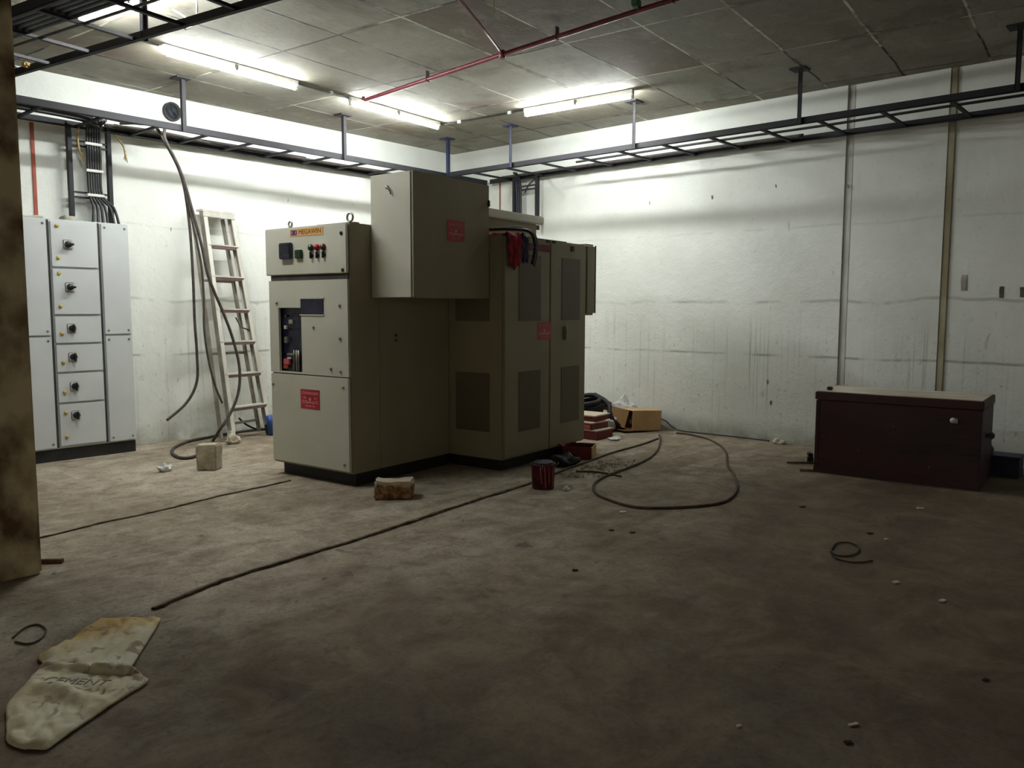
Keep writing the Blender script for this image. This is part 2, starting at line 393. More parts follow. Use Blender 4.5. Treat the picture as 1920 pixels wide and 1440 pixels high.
def tag(o, label, cat, group=None, kind=None):
    if label: o['label'] = label
    if cat: o['category'] = cat
    if group: o['group'] = group
    if kind: o['kind'] = kind
    return o
class Thing:
    """an Empty at the base of a thing; frame 'A' = the grid the switchgear stands on"""
    def __init__(s, name, label, cat, base, group=None, frame='W'):
        s.frame = frame; s.base = Vector(base)
        o = bpy.data.objects.new(name, None); o.empty_display_size = .1; COL.objects.link(o); s.o = o
        o.location = A2W(base) if frame == 'A' else Vector(base)
        if frame == 'A': o.rotation_euler = (0, 0, RT)
        tag(o, label, cat, group)
    def part(s, name, mb, m, parent=None, label=None):
        p = finish(name, mb, m, s.base); p.parent = parent or s.o
        if label: p['label'] = label
        return p
def finish(name, mb, m, origin=(0, 0, 0)):
    org = Vector(origin)
    for v in mb.bm.verts: v.co -= org
    bmesh.ops.recalc_face_normals(mb.bm, faces=mb.bm.faces[:])
    me = bpy.data.meshes.new(name); mb.bm.to_mesh(me); mb.bm.free()
    mats = mb.mats if mb.mats and mb.mats != [None] else [m]
    if isinstance(m, (list, tuple)): mats = m
    for x in mats: me.materials.append(M[x] if isinstance(x, str) else (x or M[m]))
    o = bpy.data.objects.new(name, me); COL.objects.link(o); return o
def single(name, mb, m, base, label, cat, group=None, kind=None, frame='W'):
    o = finish(name, mb, m, base); o.location = A2W(base) if frame == 'A' else Vector(base)
    if frame == 'A': o.rotation_euler = (0, 0, RT)
    return tag(o, label, cat, group, kind)
def structure(name, mb, m):
    o = finish(name, mb, m); o['kind'] = 'structure'; return o
def copy_tree(o, parent=None):
    c = o.copy(); COL.objects.link(c); c.parent = parent
    for ch in list(o.children): copy_tree(ch, c)
    return c
def text_part(th, txt, size, pos, xdir, m, name='lettering', parent=None, ext=.0008, sx=1.0):
    """flat lettering lying on a face; pos = centre in the thing's frame, xdir = reading direction"""
    cu = bpy.data.curves.new('t', 'FONT'); cu.body = txt; cu.size = size; cu.extrude = ext; cu.align_x = 'CENTER'; cu.align_y = 'CENTER'
    ob = bpy.data.objects.new('t', cu); COL.objects.link(ob); bpy.context.view_layer.update()
    dg = bpy.context.evaluated_depsgraph_get(); me = bpy.data.meshes.new_from_object(ob.evaluated_get(dg))
    bpy.data.objects.remove(ob)
    X = Vector(xdir).normalized(); Z = Vector((0, 0, 1)); N = X.cross(Z)
    mx = Matrix((X*sx, Z, N)).transposed().to_4x4(); mx.translation = Vector(pos) - th.base
    me.transform(mx); me.materials.clear(); me.materials.append(M[m])
    o = bpy.data.objects.new(name, me); COL.objects.link(o); o.parent = parent or th.o
    return o

# ================================================================ THE SETTING
b = MB(); b.box((-15, -15, -.2), (.3, .3, 0)); structure('floor', b, 'floor')
b = MB(); b.box((-15, -15, CEIL), (.3, .3, CEIL+.2)); structure('ceiling', b, 'ceiling')
def wall_slab(x0, x1, y0, y1, z0=0, z1=CEIL):
    b = MB(); b.box((x0, y0, z0), (x1, y1, z1)); return b
b = wall_slab(-15, .3, 0, .25); structure('wall_left', b, 'wall')
# right wall: main bay, a column standing slightly proud, then a bay set a little back
b = wall_slab(0, .25, -5.25, 0)
structure('wall_right', b, 'wall')
b = wall_slab(.02, .25, -6.115, -5.25); structure('trim_1', b, 'wall')
b = wall_slab(.04, .30, -15, -6.115); structure('wall_right.001', b, 'wall')
b = MB(); b.box((.0165, -5.312, 0), (.10, -5.2502, CEIL)); structure('trim_20', b, mat('grey_plaster_fillet', (204, 206, 198), (176, 176, 166), .8, scale=6, stretch=(1, 1, .4), bump=.2))
# yellowish brown strip down the joint beside the column
b = MB(); b.box((.026, -6.172, 0), (.12, -6.1155, CEIL), .004)
structure('trim_2', b, mat('brown_joint', (172, 168, 142), (136, 126, 98), .9, scale=5, stretch=(1, 1, .5)))
# bare concrete pillar
b = MB(); b.box((-7.15, -3.55, 0), (-6.485, -2.95, CEIL), .012); structure('trim_3', b, 'pillar')
# rough edges of the screed pour on the floor
def screed_edge(name, pts, w, h):
    P = smooth_path(pts, 26); b = MB(); rows = []
    for i, p in enumerate(P):
        d = (P[min(i+1, len(P)-1)]-P[max(i-1, 0)]).normalized(); n = Vector((-d.y, d.x, 0))
        k = w*(1+.55*noise.noise(p*7)+.3*noise.noise(p*23)); off = n*.012*noise.noise(p*4+Vector((3, 0, 0)))+n*.006*noise.noise(p*19)
        hh = h*(1+.3*noise.noise(p*9))
        rows.append([p+off-n*k/2+Vector((0, 0, -.002)), p+off-n*k*.4+Vector((0, 0, hh)), p+off+n*k*.35+Vector((0, 0, hh*.9)), p+off+n*k/2+Vector((0, 0, -.002))])
    b.grid(rows, smooth=False); structure(name, b, 'joint')
screed_edge('trim_4', [(-6.278,-2.855,0.000),(-5.920,-2.782,0.000),(-5.493,-2.740,0.000),(-4.978,-2.646,0.000),(-4.377,-2.584,0.000)], .022, .009)
screed_edge('trim_5', [(-6.342,-4.470,0.000),(-6.090,-4.382,0.000),(-5.840,-4.338,0.000),(-5.435,-4.303,0.000),(-4.916,-4.259,0.000),(-4.141,-4.157,0.000),(-3.156,-4.047,0.000)], .030, .013)

# pipe sleeve cast through the left wall under the ceiling
t = Thing('pipe_sleeve', 'round dark pipe sleeve in the wall just below the ceiling', 'pipe sleeve', (-3.95, 0, 3.30))
b = MB(); b.lathe((-3.95, .0, 3.30), [(.075, 0), (.092, 0), (.092, .03), (.075, .03), (.075, 0)], 32, axis='Y')
for v in b.bm.verts: v.co.y = -abs(v.co.y)
t.part('rim', b, 'gap')
b = MB(); b.lathe((-3.95, -.006, 3.30), [(.0001, 0), (.074, 0)], 32, axis='Y'); t.part('opening', b, mat('dark_bore', (60, 64, 72), (46, 50, 58), .8))

# ================================================================ LIGHTS
def tube_light(p, q, label, idx, top=CEIL, tm='tube'):
    p, q = Vector(p), Vector(q); d = (q-p).normalized(); base = (p+q)/2; base.z = top
    t = Thing('tube_light', label, 'light', base, 'lit fluorescent battens under the ceiling')
    b = MB(); b.beam(p+Vector((0, 0, top-p.z-.022)), q+Vector((0, 0, top-p.z-.022)), .05, .04); t.part('batten', b, 'batten')
    for e, s in ((p, 1), (q, -1)):
        b = MB(); b.obox(e+d*s*.012+Vector((0, 0, .012)), (.03, .03, .055), (0, 0, math.atan2(d.y, d.x)), .004); t.part('lamp_holder', b, 'batten')
    b = MB(); b.tube([p+d*.02, q-d*.02], .014, 12); t.part('tube', b, tm, label='glowing white tube')
    b = MB(); b.obox((p+q)/2+Vector((0, 0, .035)), (.03, .066, .05), (0, 0, math.atan2(d.y, d.x)), .004); t.part('clip', b, 'conduit')
    return t
ZT = 3.375
tube_light((-4.76, -1.53, ZT), (-3.46, -1.44, ZT), 'lit fluorescent tube left of the red sprinkler pipe, over the grey switchboard', 0)
tube_light((-2.80, -1.37, ZT), (-1.47, -1.25, ZT), 'lit fluorescent tube above the beige hanging box, nearest the room corner', 1)
tube_light((-1.30, -2.38, ZT), (-1.20, -3.65, ZT), 'lit fluorescent tube on the right, parallel to the long white wall', 2, tm='tube_old')
tube_light((-5.47, -1.74, ZT), (-5.26, -2.98, ZT), 'lit fluorescent tube seen past the ceiling cable tray at top left', 3)
# conduit joining the battens, with saddle clips
def conduit(pts, r, label, clips, m='conduit', name='conduit', cat='conduit', group=None):
    base = Vector(pts[0]); t = Thing(name, label, cat, base, group)
    b = MB(); b.tube(pts, r, 8); t.part('pipe', b, m)
    for c in clips:
        c = Vector(c); b = MB(); b.obox(c, (.03, .05, .03), (0, 0, .1), .004); t.part('saddle', b, 'tie')
    return t
zc = 3.425
conduit([(-3.44, -1.44, zc), (-2.82, -1.38, zc)], .010, 'thin dark conduit on the ceiling between the two left tube lights', [(-3.05, -1.40, zc)])
conduit([(-1.45, -1.25, zc), (-1.40, -1.27, zc), (-1.32, -2.36, zc)], .010, 'thin dark conduit crossing the ceiling corner to the right tube light', [(-1.385, -1.5, zc), (-1.335, -2.2, zc)])
conduit([(-4.80, -1.535, zc), (-5.40, -1.58, zc)], .010, 'thin dark conduit leading left from the long tube light', [])

# red sprinkler pipe with its branch
t = Thing('sprinkler_pipe', 'red sprinkler pipe running under the ceiling with a side branch', 'pipe', (-2.9, -1.7, 3.37))
SP = [(-2.808,-1.631,3.370),(-2.985,-3.567,3.370),(-3.085,-4.866,3.370),(-3.099,-5.170,3.370),(-3.154,-5.774,3.370),(-3.329,-6.657,3.370)]
b = MB(); b.tube([Vector(SP[0])+Vector((.01, .05, .04)), Vector(SP[0])+Vector((.01, .05, .01))]+SP, .018, 12); t.part('main_pipe', b, 'redpipe')
SB_ = [(-2.985,-3.567,3.370),(-3.585,-3.889,3.370),(-4.013,-4.110,3.370),(-4.596,-4.420,3.370)]
b = MB(); b.tube(SB_, .012, 10); t.part('branch_pipe', b, 'redpipe')
b = MB(); b.lathe(Vector(SP[1])-Vector((0, 0, .03)), [(.022, 0), (.027, .01), (.027, .05), (.022, .06)], 16); t.part('tee', b, 'redpipe')
for q in (Vector(SP[0]).lerp(Vector(SP[1]), .5), Vector(SP[1]).lerp(Vector(SP[2]), .45), Vector(SP[3])):
    b = MB(); b.box(q+Vector((-.022, -.005, -.02)), (q.x+.022, q.y+.005, CEIL-.003), .001); t.part('pipe_clip', b, 'conduit')
b = MB(); b.obox((-3.139,-4.912,3.400), (.09, .05, .06), (0, 0, .3), .01)
single('plastic_scrap', b, 'green', (-3.139,-4.912,3.400), 'green plastic scrap caught above the red sprinkler pipe', 'plastic scrap')
b = MB(); b.tube([(-3.749,-4.167,3.430), (-3.696,-4.124,3.360)], .004, 6)
single('wire_stub', b, 'rope', (-3.749,-4.167,3.430), 'pale wire stub hanging from the ceiling beside the red branch pipe', 'wire')

# ================================================================ CABLE TRAYS
def cable_tray(p, q, side, label, rung_pos, hangers, width=.66, m='tray', rh=.058):
    """p->q is the rail away from the wall, side points from it to the other rail"""
    p, q = Vector(p), Vector(q); d = (q-p).normalized(); sd = Vector(side).normalized()*width
    t = Thing('cable_tray', label, 'cable tray', p, 'dark steel ladder trays')
    for off in (Vector(), sd):
        b = MB(); b.beam(p+off, q+off, .006, rh); b.beam(p+off+sd.normalized()*(.012 if off.length < .1 else -.012)-Vector((0, 0, rh/2-.003)), q+off+sd.normalized()*(.012 if off.length < .1 else -.012)-Vector((0, 0, rh/2-.003)), .03, .006)
        t.part('rail', b, m)
    for r in rung_pos:
        c = p+d*r-Vector((0, 0, .012)); b = MB(); b.beam(c, c+sd, .028, .02); t.part('rung', b, m)
    for r, mm in hangers:
        c = p+d*r-sd.normalized()*.012; b = MB()
        b.beam(c-Vector((0, 0, rh/2)), Vector((c.x, c.y, CEIL)), .038, .006, up=d); b.beam(c-Vector((0, 0, rh/2))+d*.016-sd.normalized()*.016, Vector((c.x, c.y, CEIL))+d*.016-sd.normalized()*.016, .006, .034, up=d)
        b.box((c.x-.07, c.y-.07, CEIL-.014), (c.x+.07, c.y+.07, CEIL), .002)
        t.part('hanger', b, mm)
    return t
rp = [(.35+.48*i) for i in range(11)]
cable_tray((-6.2, -.735, 3.0), (-.03, -.66, 3.0), (0, 1, 0), 'ladder cable tray along the left wall above the grey switchboard', rp, [(1.99, 'tray'), (3.82, 'tray'), (5.42, 'blue')], .62)
cable_tray((-.80, -.735, 3.0), (-.80, -9.6, 3.0), (1, 0, 0), 'ladder cable tray along the right wall, running to the picture edge', [.37+.52*i for i in range(16)], [(1.015, 'blue'), (2.675, 'tray'), (4.375, 'tray'), (6.015, 'tray'), (7.6, 'tray')], .74)
cable_tray((-5.72, -.95, 3.1), (-4.93, -5.9, 3.1), (-1, -.16, 0), 'wide ladder tray under the ceiling at top left, crossed by a tube light', [.15+.5*i for i in range(10)], [(1.72, 'tray'), (3.4, 'tray')], .66, 'tray', .06)
# cables lying in the trays
def cable(pts, r, label, m='cable', group=None, sub=8, name='power_cable', cat='cable', closed=False, seg=8):
    P = smooth_path(pts, sub, closed); b = MB(); b.tube(P, r, seg, closed)
    return single(name, b, m, P[0], label, cat, group)
cable([(-.42, -2.4, 3.012), (-.45, -4, 3.012), (-.43, -5.2, 3.012), (-.47, -6.4, 3.012), (-.45, -9, 3.012)], .012, 'single dark cable lying along the middle of the right wall tray')
cable([(-.12, -1.0, 3.02), (-.14, -2.6, 3.02), (-.13, -4.2, 3.02), (-.16, -4.9, 3.01)], .016, 'brown cable lying against the wall side of the right tray', 'greycable')
cable([(-6.2, -.42, 3.02), (-5.4, -.45, 3.02), (-4.9, -.38, 3.02), (-4.78, -.25, 3.02)], .02, 'black cable in the left wall tray, turning down at the riser')
cable([(-6.2, -.30, 3.02), (-5.4, -.33, 3.02), (-4.95, -.28, 3.02), (-4.74, -.20, 3.0)], .018, 'black cable lying close to the wall in the left tray')
cable([(-4.70, -.22, 3.02), (-4.2, -.30, 3.02), (-3.4, -.14, 3.02), (-2.6, -.18, 3.02), (-1.2, -.15, 3.02)], .012, 'thin dark cable on the wall side of the left tray past the riser', 'greycable')
cable([(-4.66, -.14, 3.03), (-4.0, -.11, 3.03), (-3.2, -.12, 3.03), (-2.4, -.10, 3.03), (-1.3, -.12, 3.03)], .020, 'thick brown cable on the far rail of the left tray', 'greycable')
cable([(-4.6, -.20, 3.03), (-3.9, -.18, 3.03), (-3.1, -.19, 3.03), (-2.5, -.17, 3.03)], .016, 'dark cable beside the thick brown one, ending halfway along the left tray')
cable([(-6.2, -.50, 3.03), (-5.4, -.52, 3.03), (-4.9, -.50, 3.03), (-4.6, -.47, 3.03), (-4.45, -.52, 3.03)], .022, 'thick dark cable down the middle of the left tray before the riser')
# bundle in the top-left tray
d3 = Vector((.79, -4.95, 0)).normalized(); s3 = Vector((-1, -.16, 0)).normalized(); p3 = Vector((-5.72, -.95, 3.1))
for i in range(5):
    o = .40+.045*i; b = MB()
    P = smooth_path([p3+d3*a+s3*(o+.006*math.sin(a*3+i))+Vector((0, 0, .025)) for a in (.1, 1, 2, 3, 4, 4.9)], 5); b.tube(P, .024, 8)
    single('power_cable', b, 'cable', P[0], 'thick black cable in the flat bundle inside the top left tray', 'cable', 'bundled cables in the top left tray')
cable([p3+d3*a+s3*.29+Vector((0, 0, .02)) for a in (.2, 1.2, 2.2, 3.0)], .010, 'thin grey cable beside the bundle in the top left tray', 'conduit')
cable([(-5.869,-1.133,3.150),(-5.782,-1.117,3.150),(-5.708,-1.082,3.150),(-5.639,-0.997,3.150)], .014, 'black cable crossing the pillar face towards the top left tray')
# wire by the top-left tube light; lamp glare on it is painted as white
b = MB(); P = smooth_path([(-5.22, -2.62, 3.33), (-5.18, -2.72, 3.26), (-5.16, -2.66, 3.21), (-5.13, -2.75, 3.24), (-5.17, -2.85, 3.30), (-5.2, -2.9, 3.36)], 6); b.tube(P, .006, 6)
single('loose_wire', b, 'white', P[0], 'loose wire painted white for lamp glare, looped beside the top left tube light', 'wire')
for k, (pts, lab) in enumerate((([(-4.878,-0.120,2.992),(-4.893,-0.120,2.867),(-4.883,-0.120,2.774),(-4.855,-0.120,2.693)], 'frayed yellow rope tied at the left side of the cable riser'), ([(-4.565,-0.110,2.968),(-4.528,-0.110,2.925),(-4.481,-0.110,2.864),(-4.466,-0.110,2.758)], 'frayed yellow rope hanging from the tray right of the riser'))):
    P = smooth_path(pts, 6); b = MB(); b.tube(P, .008, 6)
    e = P[-1]
    for j in range(4): b.tube([e+Vector((0, 0, .06)), e+Vector((-.02+.012*j, 0, -.01-.008*j))], .003, 5)
    single('rope', b, 'rope', P[0], lab, 'rope')
b = MB(); b.obox((-5.673,-1.301,3.120), (.08, .05, .04), (0, .1, .4), .012)
single('cloth_scrap', b, 'rope', (-5.673,-1.301,3.120), 'yellow cloth scrap knotted on the end of the top left tray', 'cloth')

# risers down the walls
def riser(p, q, dirn, z0, z1, rungs, label, y):
    p, q = Vector(p), Vector(q)
    t = Thing('cable_riser', label, 'cable tray', (p.x, p.y, z0), 'vertical ladder trays')
    for c in (p, q):
        b = MB(); b.beam((c.x, c.y, z0), (c.x, c.y, z1), .05, .035, up=dirn); t.part('rail', b, 'tray')
    for z in rungs:
        b = MB()
        for dz in (-.022, .022): b.beam((p.x, p.y, z+dz), (q.x, q.y, z+dz), .03, .014)
        t.part('rung', b, 'tray')
    return t
riser((-4.965, -.10, 0), (-4.62, -.10, 0), (1, 0, 0), 2.13, 3.02, (2.84, 2.38), 'vertical ladder riser above the grey switchboard, carrying black cables', 0)
riser((-.09, -1.19, 0), (-.09, -1.56, 0), (0, 1, 0), 2.33, 3.02, (2.86,), 'short vertical ladder riser above the louvred cubicles', 0)
for i in range(6):
    x = -4.825+.022*i; fx = -4.80+.034*i+(.012 if i > 3 else 0)
    P = smooth_path([(x-.02, -.30-.01*i, 3.03), (x, -.16, 2.98), (x, -.145, 2.7), (x, -.145, 2.4), (fx, -.16, 2.28), (fx+.01*(i-2), -.19, 2.12)], 6)
    b = MB(); b.tube(P, .0125, 8)
    single('power_cable', b, 'cable', P[0], 'black cable in the bundle dropping down the riser into the grey switchboard', 'cable', 'black cables down the left riser')
for z in (2.84, 2.60, 2.38):
    b = MB(); b.box((-4.85, -.172, z-.012), (-4.70, -.128, z+.012), .003)
    single('cable_clamp', b, 'tie', (-4.775, -.15, z), {2.84: 'upper pale clamp band across the black riser cables', 2.60: 'middle pale clamp band across the black riser cables', 2.38: 'lowest pale clamp band across the black riser cables'}[z], 'clamp')
for i in range(3):
    P = smooth_path([(-.20-.03*i, -1.32, 3.03), (-.12, -1.24-.03*i, 2.96), (-.105, -1.245-.03*i, 2.7), (-.12, -1.25-.03*i, 2.28)], 6)
    b = MB(); b.tube(P, .013, 8); single('power_cable', b, 'blue' if i == 0 else 'cable', P[0], ['dark blue cable', 'black cable', 'black cable'][i]+' dropping down the short riser behind the louvred cubicles', 'cable', None if i == 0 else 'black cables down the short riser')
b = MB(); b.tube([(-0.030,-1.498,2.986),(-0.030,-1.377,2.913),(-0.030,-1.308,2.808)], .008, 6)
single('loose_wire', b, 'cable', (-0.030,-1.498,2.986), 'thin black wire slanting across the short riser', 'wire')
# orange-brown earthing strips
b = MB(); b.box((-5.245, -.012, 2.12), (-5.215, -.004, 2.98), .002); single('earth_strip', b, 'orangepipe', (-5.23, -.008, 2.12), 'orange brown strip on the wall left of the riser', 'earthing strip')
b = MB(); b.box((-.010, -.872, 2.5), (-.003, -.856, 3.0), .001); single('earth_strip', b, 'orangepipe', (-.006, -.864, 2.5), 'thin brown strip on the wall beside the beige hanging box', 'earthing strip')

# ================================================================ GREY SWITCHBOARD (left)
Y0 = -.347; XR = -4.579; ZB = .11; ZTOP = 2.12
t = Thing('switchboard', 'light grey wall switchboard with six rotary isolators and yellow locks', 'switchboard', (-5.2, -.19, 0))
XL = -5.86; xa = -5.265; xb = -4.845
b = MB(); b.box((XL, Y0, ZB), (XR, -.03, ZTOP), .004); t.part('body', b, 'grey')
b = MB(); b.box((XL+.01, Y0+.01, 0), (XR-.005, -.03, ZB), .003); t.part('plinth', b, 'blackbase')
for x in (xa, xb):
    b = MB(); b.box((x-.009, Y0-.003, ZB+.01), (x+.009, Y0+.004, ZTOP-.01)); t.part('gap_strip', b, 'gap')
def screws(cx0, cx1, z0, z1, par):
    for x in (cx0, cx1):
        for z in (z0, z1):
            b = MB(); b.lathe((x, Y0-.0235, z), [(.0001, .003), (.009, .003), (.011, 0)], 12, axis='Y'); t.part('screw', b, 'zinc', par)
for (c0, c1) in ((XL+.015, xa-.016), (xb+.016, XR-.012)):
    for z0, z1 in ((ZB+.012, 1.098), (1.112, ZTOP-.012)):
        b = MB(); b.box((c0, Y0-.022, z0), (c1, Y0, z1), .004); pn = t.part('cover_panel', b, 'grey'); screws(c0+.03, c1-.03, z0+.035, z1-.035, pn)
zs = [2.108, 1.700, 1.286, 1.035, .781, .511, .125]
locks = [(.90, .20), (.90, .18), (.36,), (.36,), (.36,), (.80, .22)]
kz = [.50, .60, .55, .55, .55, .72]
for i in range(6):
    z1, z0 = zs[i]-.008, zs[i+1]+.008; c0, c1 = xa+.016, xb-.016
    b = MB(); b.box((c0, Y0-.022, z0), (c1, Y0, z1), .004); dr = t.part('door', b, 'grey')
    h = z1-z0; zk = z0+h*kz[i]; xk = c0+.135
    b = MB(); b.box((xk-.038, Y0-.030, zk-.040), (xk+.038, Y0-.022, zk+.040), .004); t.part('handle_plate', b, 'tie', dr)
    b = MB(); b.lathe((xk, Y0-.058, zk), [(.0001, 0), (.022, 0), (.028, .012), (.030, .029)], 20, axis='Y')
    if i < 2: b.box((xk-.034, Y0-.082, zk-.009), (xk+.034, Y0-.052, zk+.009), .004)
    else: b.box((xk-.009, Y0-.082, zk-.034), (xk+.009, Y0-.052, zk+.034), .004)
    t.part('rotary_handle', b, 'black', dr)
    for lz in locks[i]:
        b = MB(); b.lathe((c0+.052, Y0-.034, z0+h*lz), [(.0001, 0), (.012, 0), (.016, .006), (.016, .012)], 16, axis='Y'); t.part('lock', b, 'yellow', dr)
b = MB(); b.box((-5.47, -.27, ZTOP), (-5.25, -.10, ZTOP+.022), .008); b.cut(2); b.wobble(.02, 12)
single('rag', b, 'mortarlight', (-5.36, -.18, ZTOP), 'pale crumpled rag lying on top of the grey switchboard', 'rag')
b = MB(); b.box((-5.09, -.26, ZTOP), (-4.99, -.12, ZTOP+.045), .008); b.wobble(.006, 20)
single('cement_lump', b, 'aluside', (-5.04, -.19, ZTOP), 'grey lump on top of the switchboard left of the riser', 'rubble')

# ================================================================ BREAKER CUBICLE (A), frame A
AX, AY, AW, AZ = -4.465, -2.757, .928, 1.982
CX, CY, CD, CZ = -3.334, -3.342, 1.300, 1.949
def danger_sign(th, c, xdir, nrm, w, h, parent=None, dim=False):
    """small red enamel warning plate; c centre, xdir reading direction, nrm outward"""
    c, X, N = Vector(c), Vector(xdir), Vector(nrm); Z = Vector((0, 0, 1))
    b = MB(); b.beam(c-X*w/2, c+X*w/2, .002, h); pl = th.part('danger_sign', b, 'redsign', parent, label='red danger sign')
    o = N*.0018
    text_part(th, 'DANGER', h*.19, c+Z*h*.30+o, X, 'signwhite', parent=pl, sx=w/h*1.12)
    text_part(th, '415', h*.15, c+Z*h*.06-X*w*.28+o, X, 'signwhite', parent=pl)
    text_part(th, '415', h*.15, c+Z*h*.06+X*w*.28+o, X, 'signwhite', parent=pl)
    text_part(th, 'VOLTS', h*.13, c-Z*h*.36+o, X, 'signwhite', parent=pl, sx=w/h*1.3)
    b = MB()
    def disc(p, r, n=14):
        vs = [b.bm.verts.new(p+X*r*math.cos(2*math.pi*k/n)+Z*r*math.sin(2*math.pi*k/n)) for k in range(n)]; b.bm.faces.new(vs)
    disc(c+Z*h*.01+o, h*.085); b.beam(c-Z*h*.10+o-X*h*.045, c-Z*h*.10+o+X*h*.045, .001, h*.06)
    for sgn in (1, -1): b.beam(c-Z*h*.17-X*w*.20*sgn-Z*h*.05+o, c-Z*h*.17+X*w*.20*sgn+Z*h*.05+o, .001, h*.03)
    th.part('skull_mark', b, 'signwhite', pl)
    for sgn in (1, -1):
        b = MB(); b.beam(c+X*w*.30*sgn-X*w*.13-Z*h*.10+o, c+X*w*.30*sgn+X*w*.13-Z*h*.10+o, .001, h*.03)
        b.beam(c+X*w*.30*sgn-X*w*.13-Z*h*.19+o, c+X*w*.30*sgn+X*w*.13-Z*h*.19+o, .001, h*.03); th.part('small_print', b, 'signwhite', pl)
def maker_plate(th, c, xdir, nrm, w, h, dark=False):
    c, X, N = Vector(c), Vector(xdir), Vector(nrm); Z = Vector((0, 0, 1)); o = N*.0016
    b = MB(); b.beam(c-X*w/2, c+X*w/2, .002, h); pl = th.part('nameplate', b, 'redcarton' if dark else 'gold', label='maker name plate')
    b = MB(); b.beam(c-X*w*.46+o, c-X*w*.28+o, .001, h*.66); th.part('logo_square', b, 'purple', pl)
    for k in range(3):
        b = MB(); b.beam(c-X*w*(.43-.05*k)+o*1.8, c-X*w*(.41-.05*k)+o*1.8, .001, h*.4); th.part('logo_bar', b, 'redcarton' if k % 2 else 'signwhite', pl)
    text_part(th, 'MEGAWIN', h*.92, c+X*w*.11+o, X, 'darkred' if not dark else 'brick_red', parent=pl, sx=.66*w/h/4.15*.98)
t = Thing('breaker_cubicle', 'tall beige switchgear cubicle with control panel and open breaker cutout', 'switchgear cabinet', ((AX+CX)/2, AY+AW/2, 0), frame='A')
b = MB()
# shell with a real cutout behind the middle door
b.box((AX+.30, AY, .10), (CX-.004, AY+AW, AZ), .004)
b.box((AX+.012, AY, .10), (AX+.30, AY+AW, .80)); b.box((AX+.012, AY, 1.40), (AX+.30, AY+AW, AZ), .003)
b.box((AX+.012, AY, .80), (AX+.30, AY+.50, 1.40)); b.box((AX+.012, AY+AW-.02, .80), (AX+.30, AY+AW, 1.40))
t.part('body', b, 'beige_shade')
b = MB(); b.box((AX+.06, AY+.02, 0), (CX-.01, AY+AW-.05, .10), .003); t.part('plinth', b, 'blackbase')
nx = Vector((-1, 0, 0)); rx = Vector((0, -1, 0))      # front face looks to -u, its text reads towards -v
b = MB(); b.box((AX-.012, AY+.008, 1.612), (AX+.012, AY+AW+.028, AZ-.004), .006); pd = t.part('control_door', b, 'beige')
b = MB(); b.box((AX+.002, AY+.012, 1.570), (AX+.012, AY+AW-.03, 1.610)); t.part('shadow_gap', b, 'gap')
# middle door with real openings: built from strips around them
b = MB(); y0, y1, z0, z1 = AY+.008, AY+AW-.004, .838, 1.568
oy0, oy1, oz0, oz1 = -2.221, -1.944, .850, 1.356      # tall cutout
for (ya, yb, za, zb) in ((y0, oy0, z0, z1), (oy1, y1, z0, z1), (oy0, oy1, oz1, z1), (oy0, oy1, z0, oz0)):
    b.box((AX-.010, ya, za), (AX+.012, yb, zb))
dm = t.part('breaker_door', b, 'beige')
b = MB(); b.box((AX-.014, -2.486, 1.303), (AX-.008, -2.218, 1.431), .004); t.part('relay_window', b, 'screen', dm)
b = MB(); b.box((AX-.016, -2.494, 1.425), (AX-.010, -2.210, 1.437)); b.box((AX-.016, -2.494, 1.297), (AX-.010, -2.210, 1.305)); t.part('window_frame', b, 'beige', dm)
b = MB(); b.box((AX-.012, AY+.008, .115), (AX+.012, AY+AW-.004, .830), .006); dl = t.part('lower_door', b, 'beige')
# air circuit breaker seen through the cutout
b = MB(); b.box((AX+.030, -2.215, 1.19), (AX+.26, -1.90, 1.355), .006); b.box((AX+.040, -2.17, .98), (AX+.26, -1.90, 1.19), .006); b.box((AX+.035, -2.215, .81), (AX+.28, -1.90, .98), .004); acb = t.part('circuit_breaker', b, 'screen')
for k, (ya, za, w_, h_, mm) in enumerate(((-2.06, 1.245, .05, .035, 'aluside'), (-1.99, 1.20, .028, .030, 'tie'), (-1.995, 1.10, .04, .05, 'zinc'), (-2.0, 1.29, .03, .02, 'lampgreen'), (-2.05, .985, .09, .016, 'aluside'), (-2.03, .955, .05, .014, 'tie'), (-1.995, .925, .07, .045, 'pinkprint'), (-1.985, .885, .06, .03, 'copper'))):
    b = MB(); b.box((AX+.014, ya-w_/2, za-h_/2), (AX+.045, ya+w_/2, za+h_/2), .003); t.part('breaker_control', b, mm, acb)
for k, y in enumerate((-2.085, -2.115, -2.14)):
    b = MB(); b.tube([(AX+.024, y, .855), (AX+.024, y, 1.02)], .008, 8); t.part('breaker_rod', b, 'zinc' if k != 1 else 'aluside', acb)
b = MB(); b.box((AX+.018, -2.215, .90), (AX+.035, -2.190, 1.03), .003); t.part('insulator', b, 'ochre', acb)
b = MB(); b.box((AX+.018, -2.215, 1.03), (AX+.035, -2.190, 1.10), .003); t.part('busbar_tip', b, 'copper', acb)
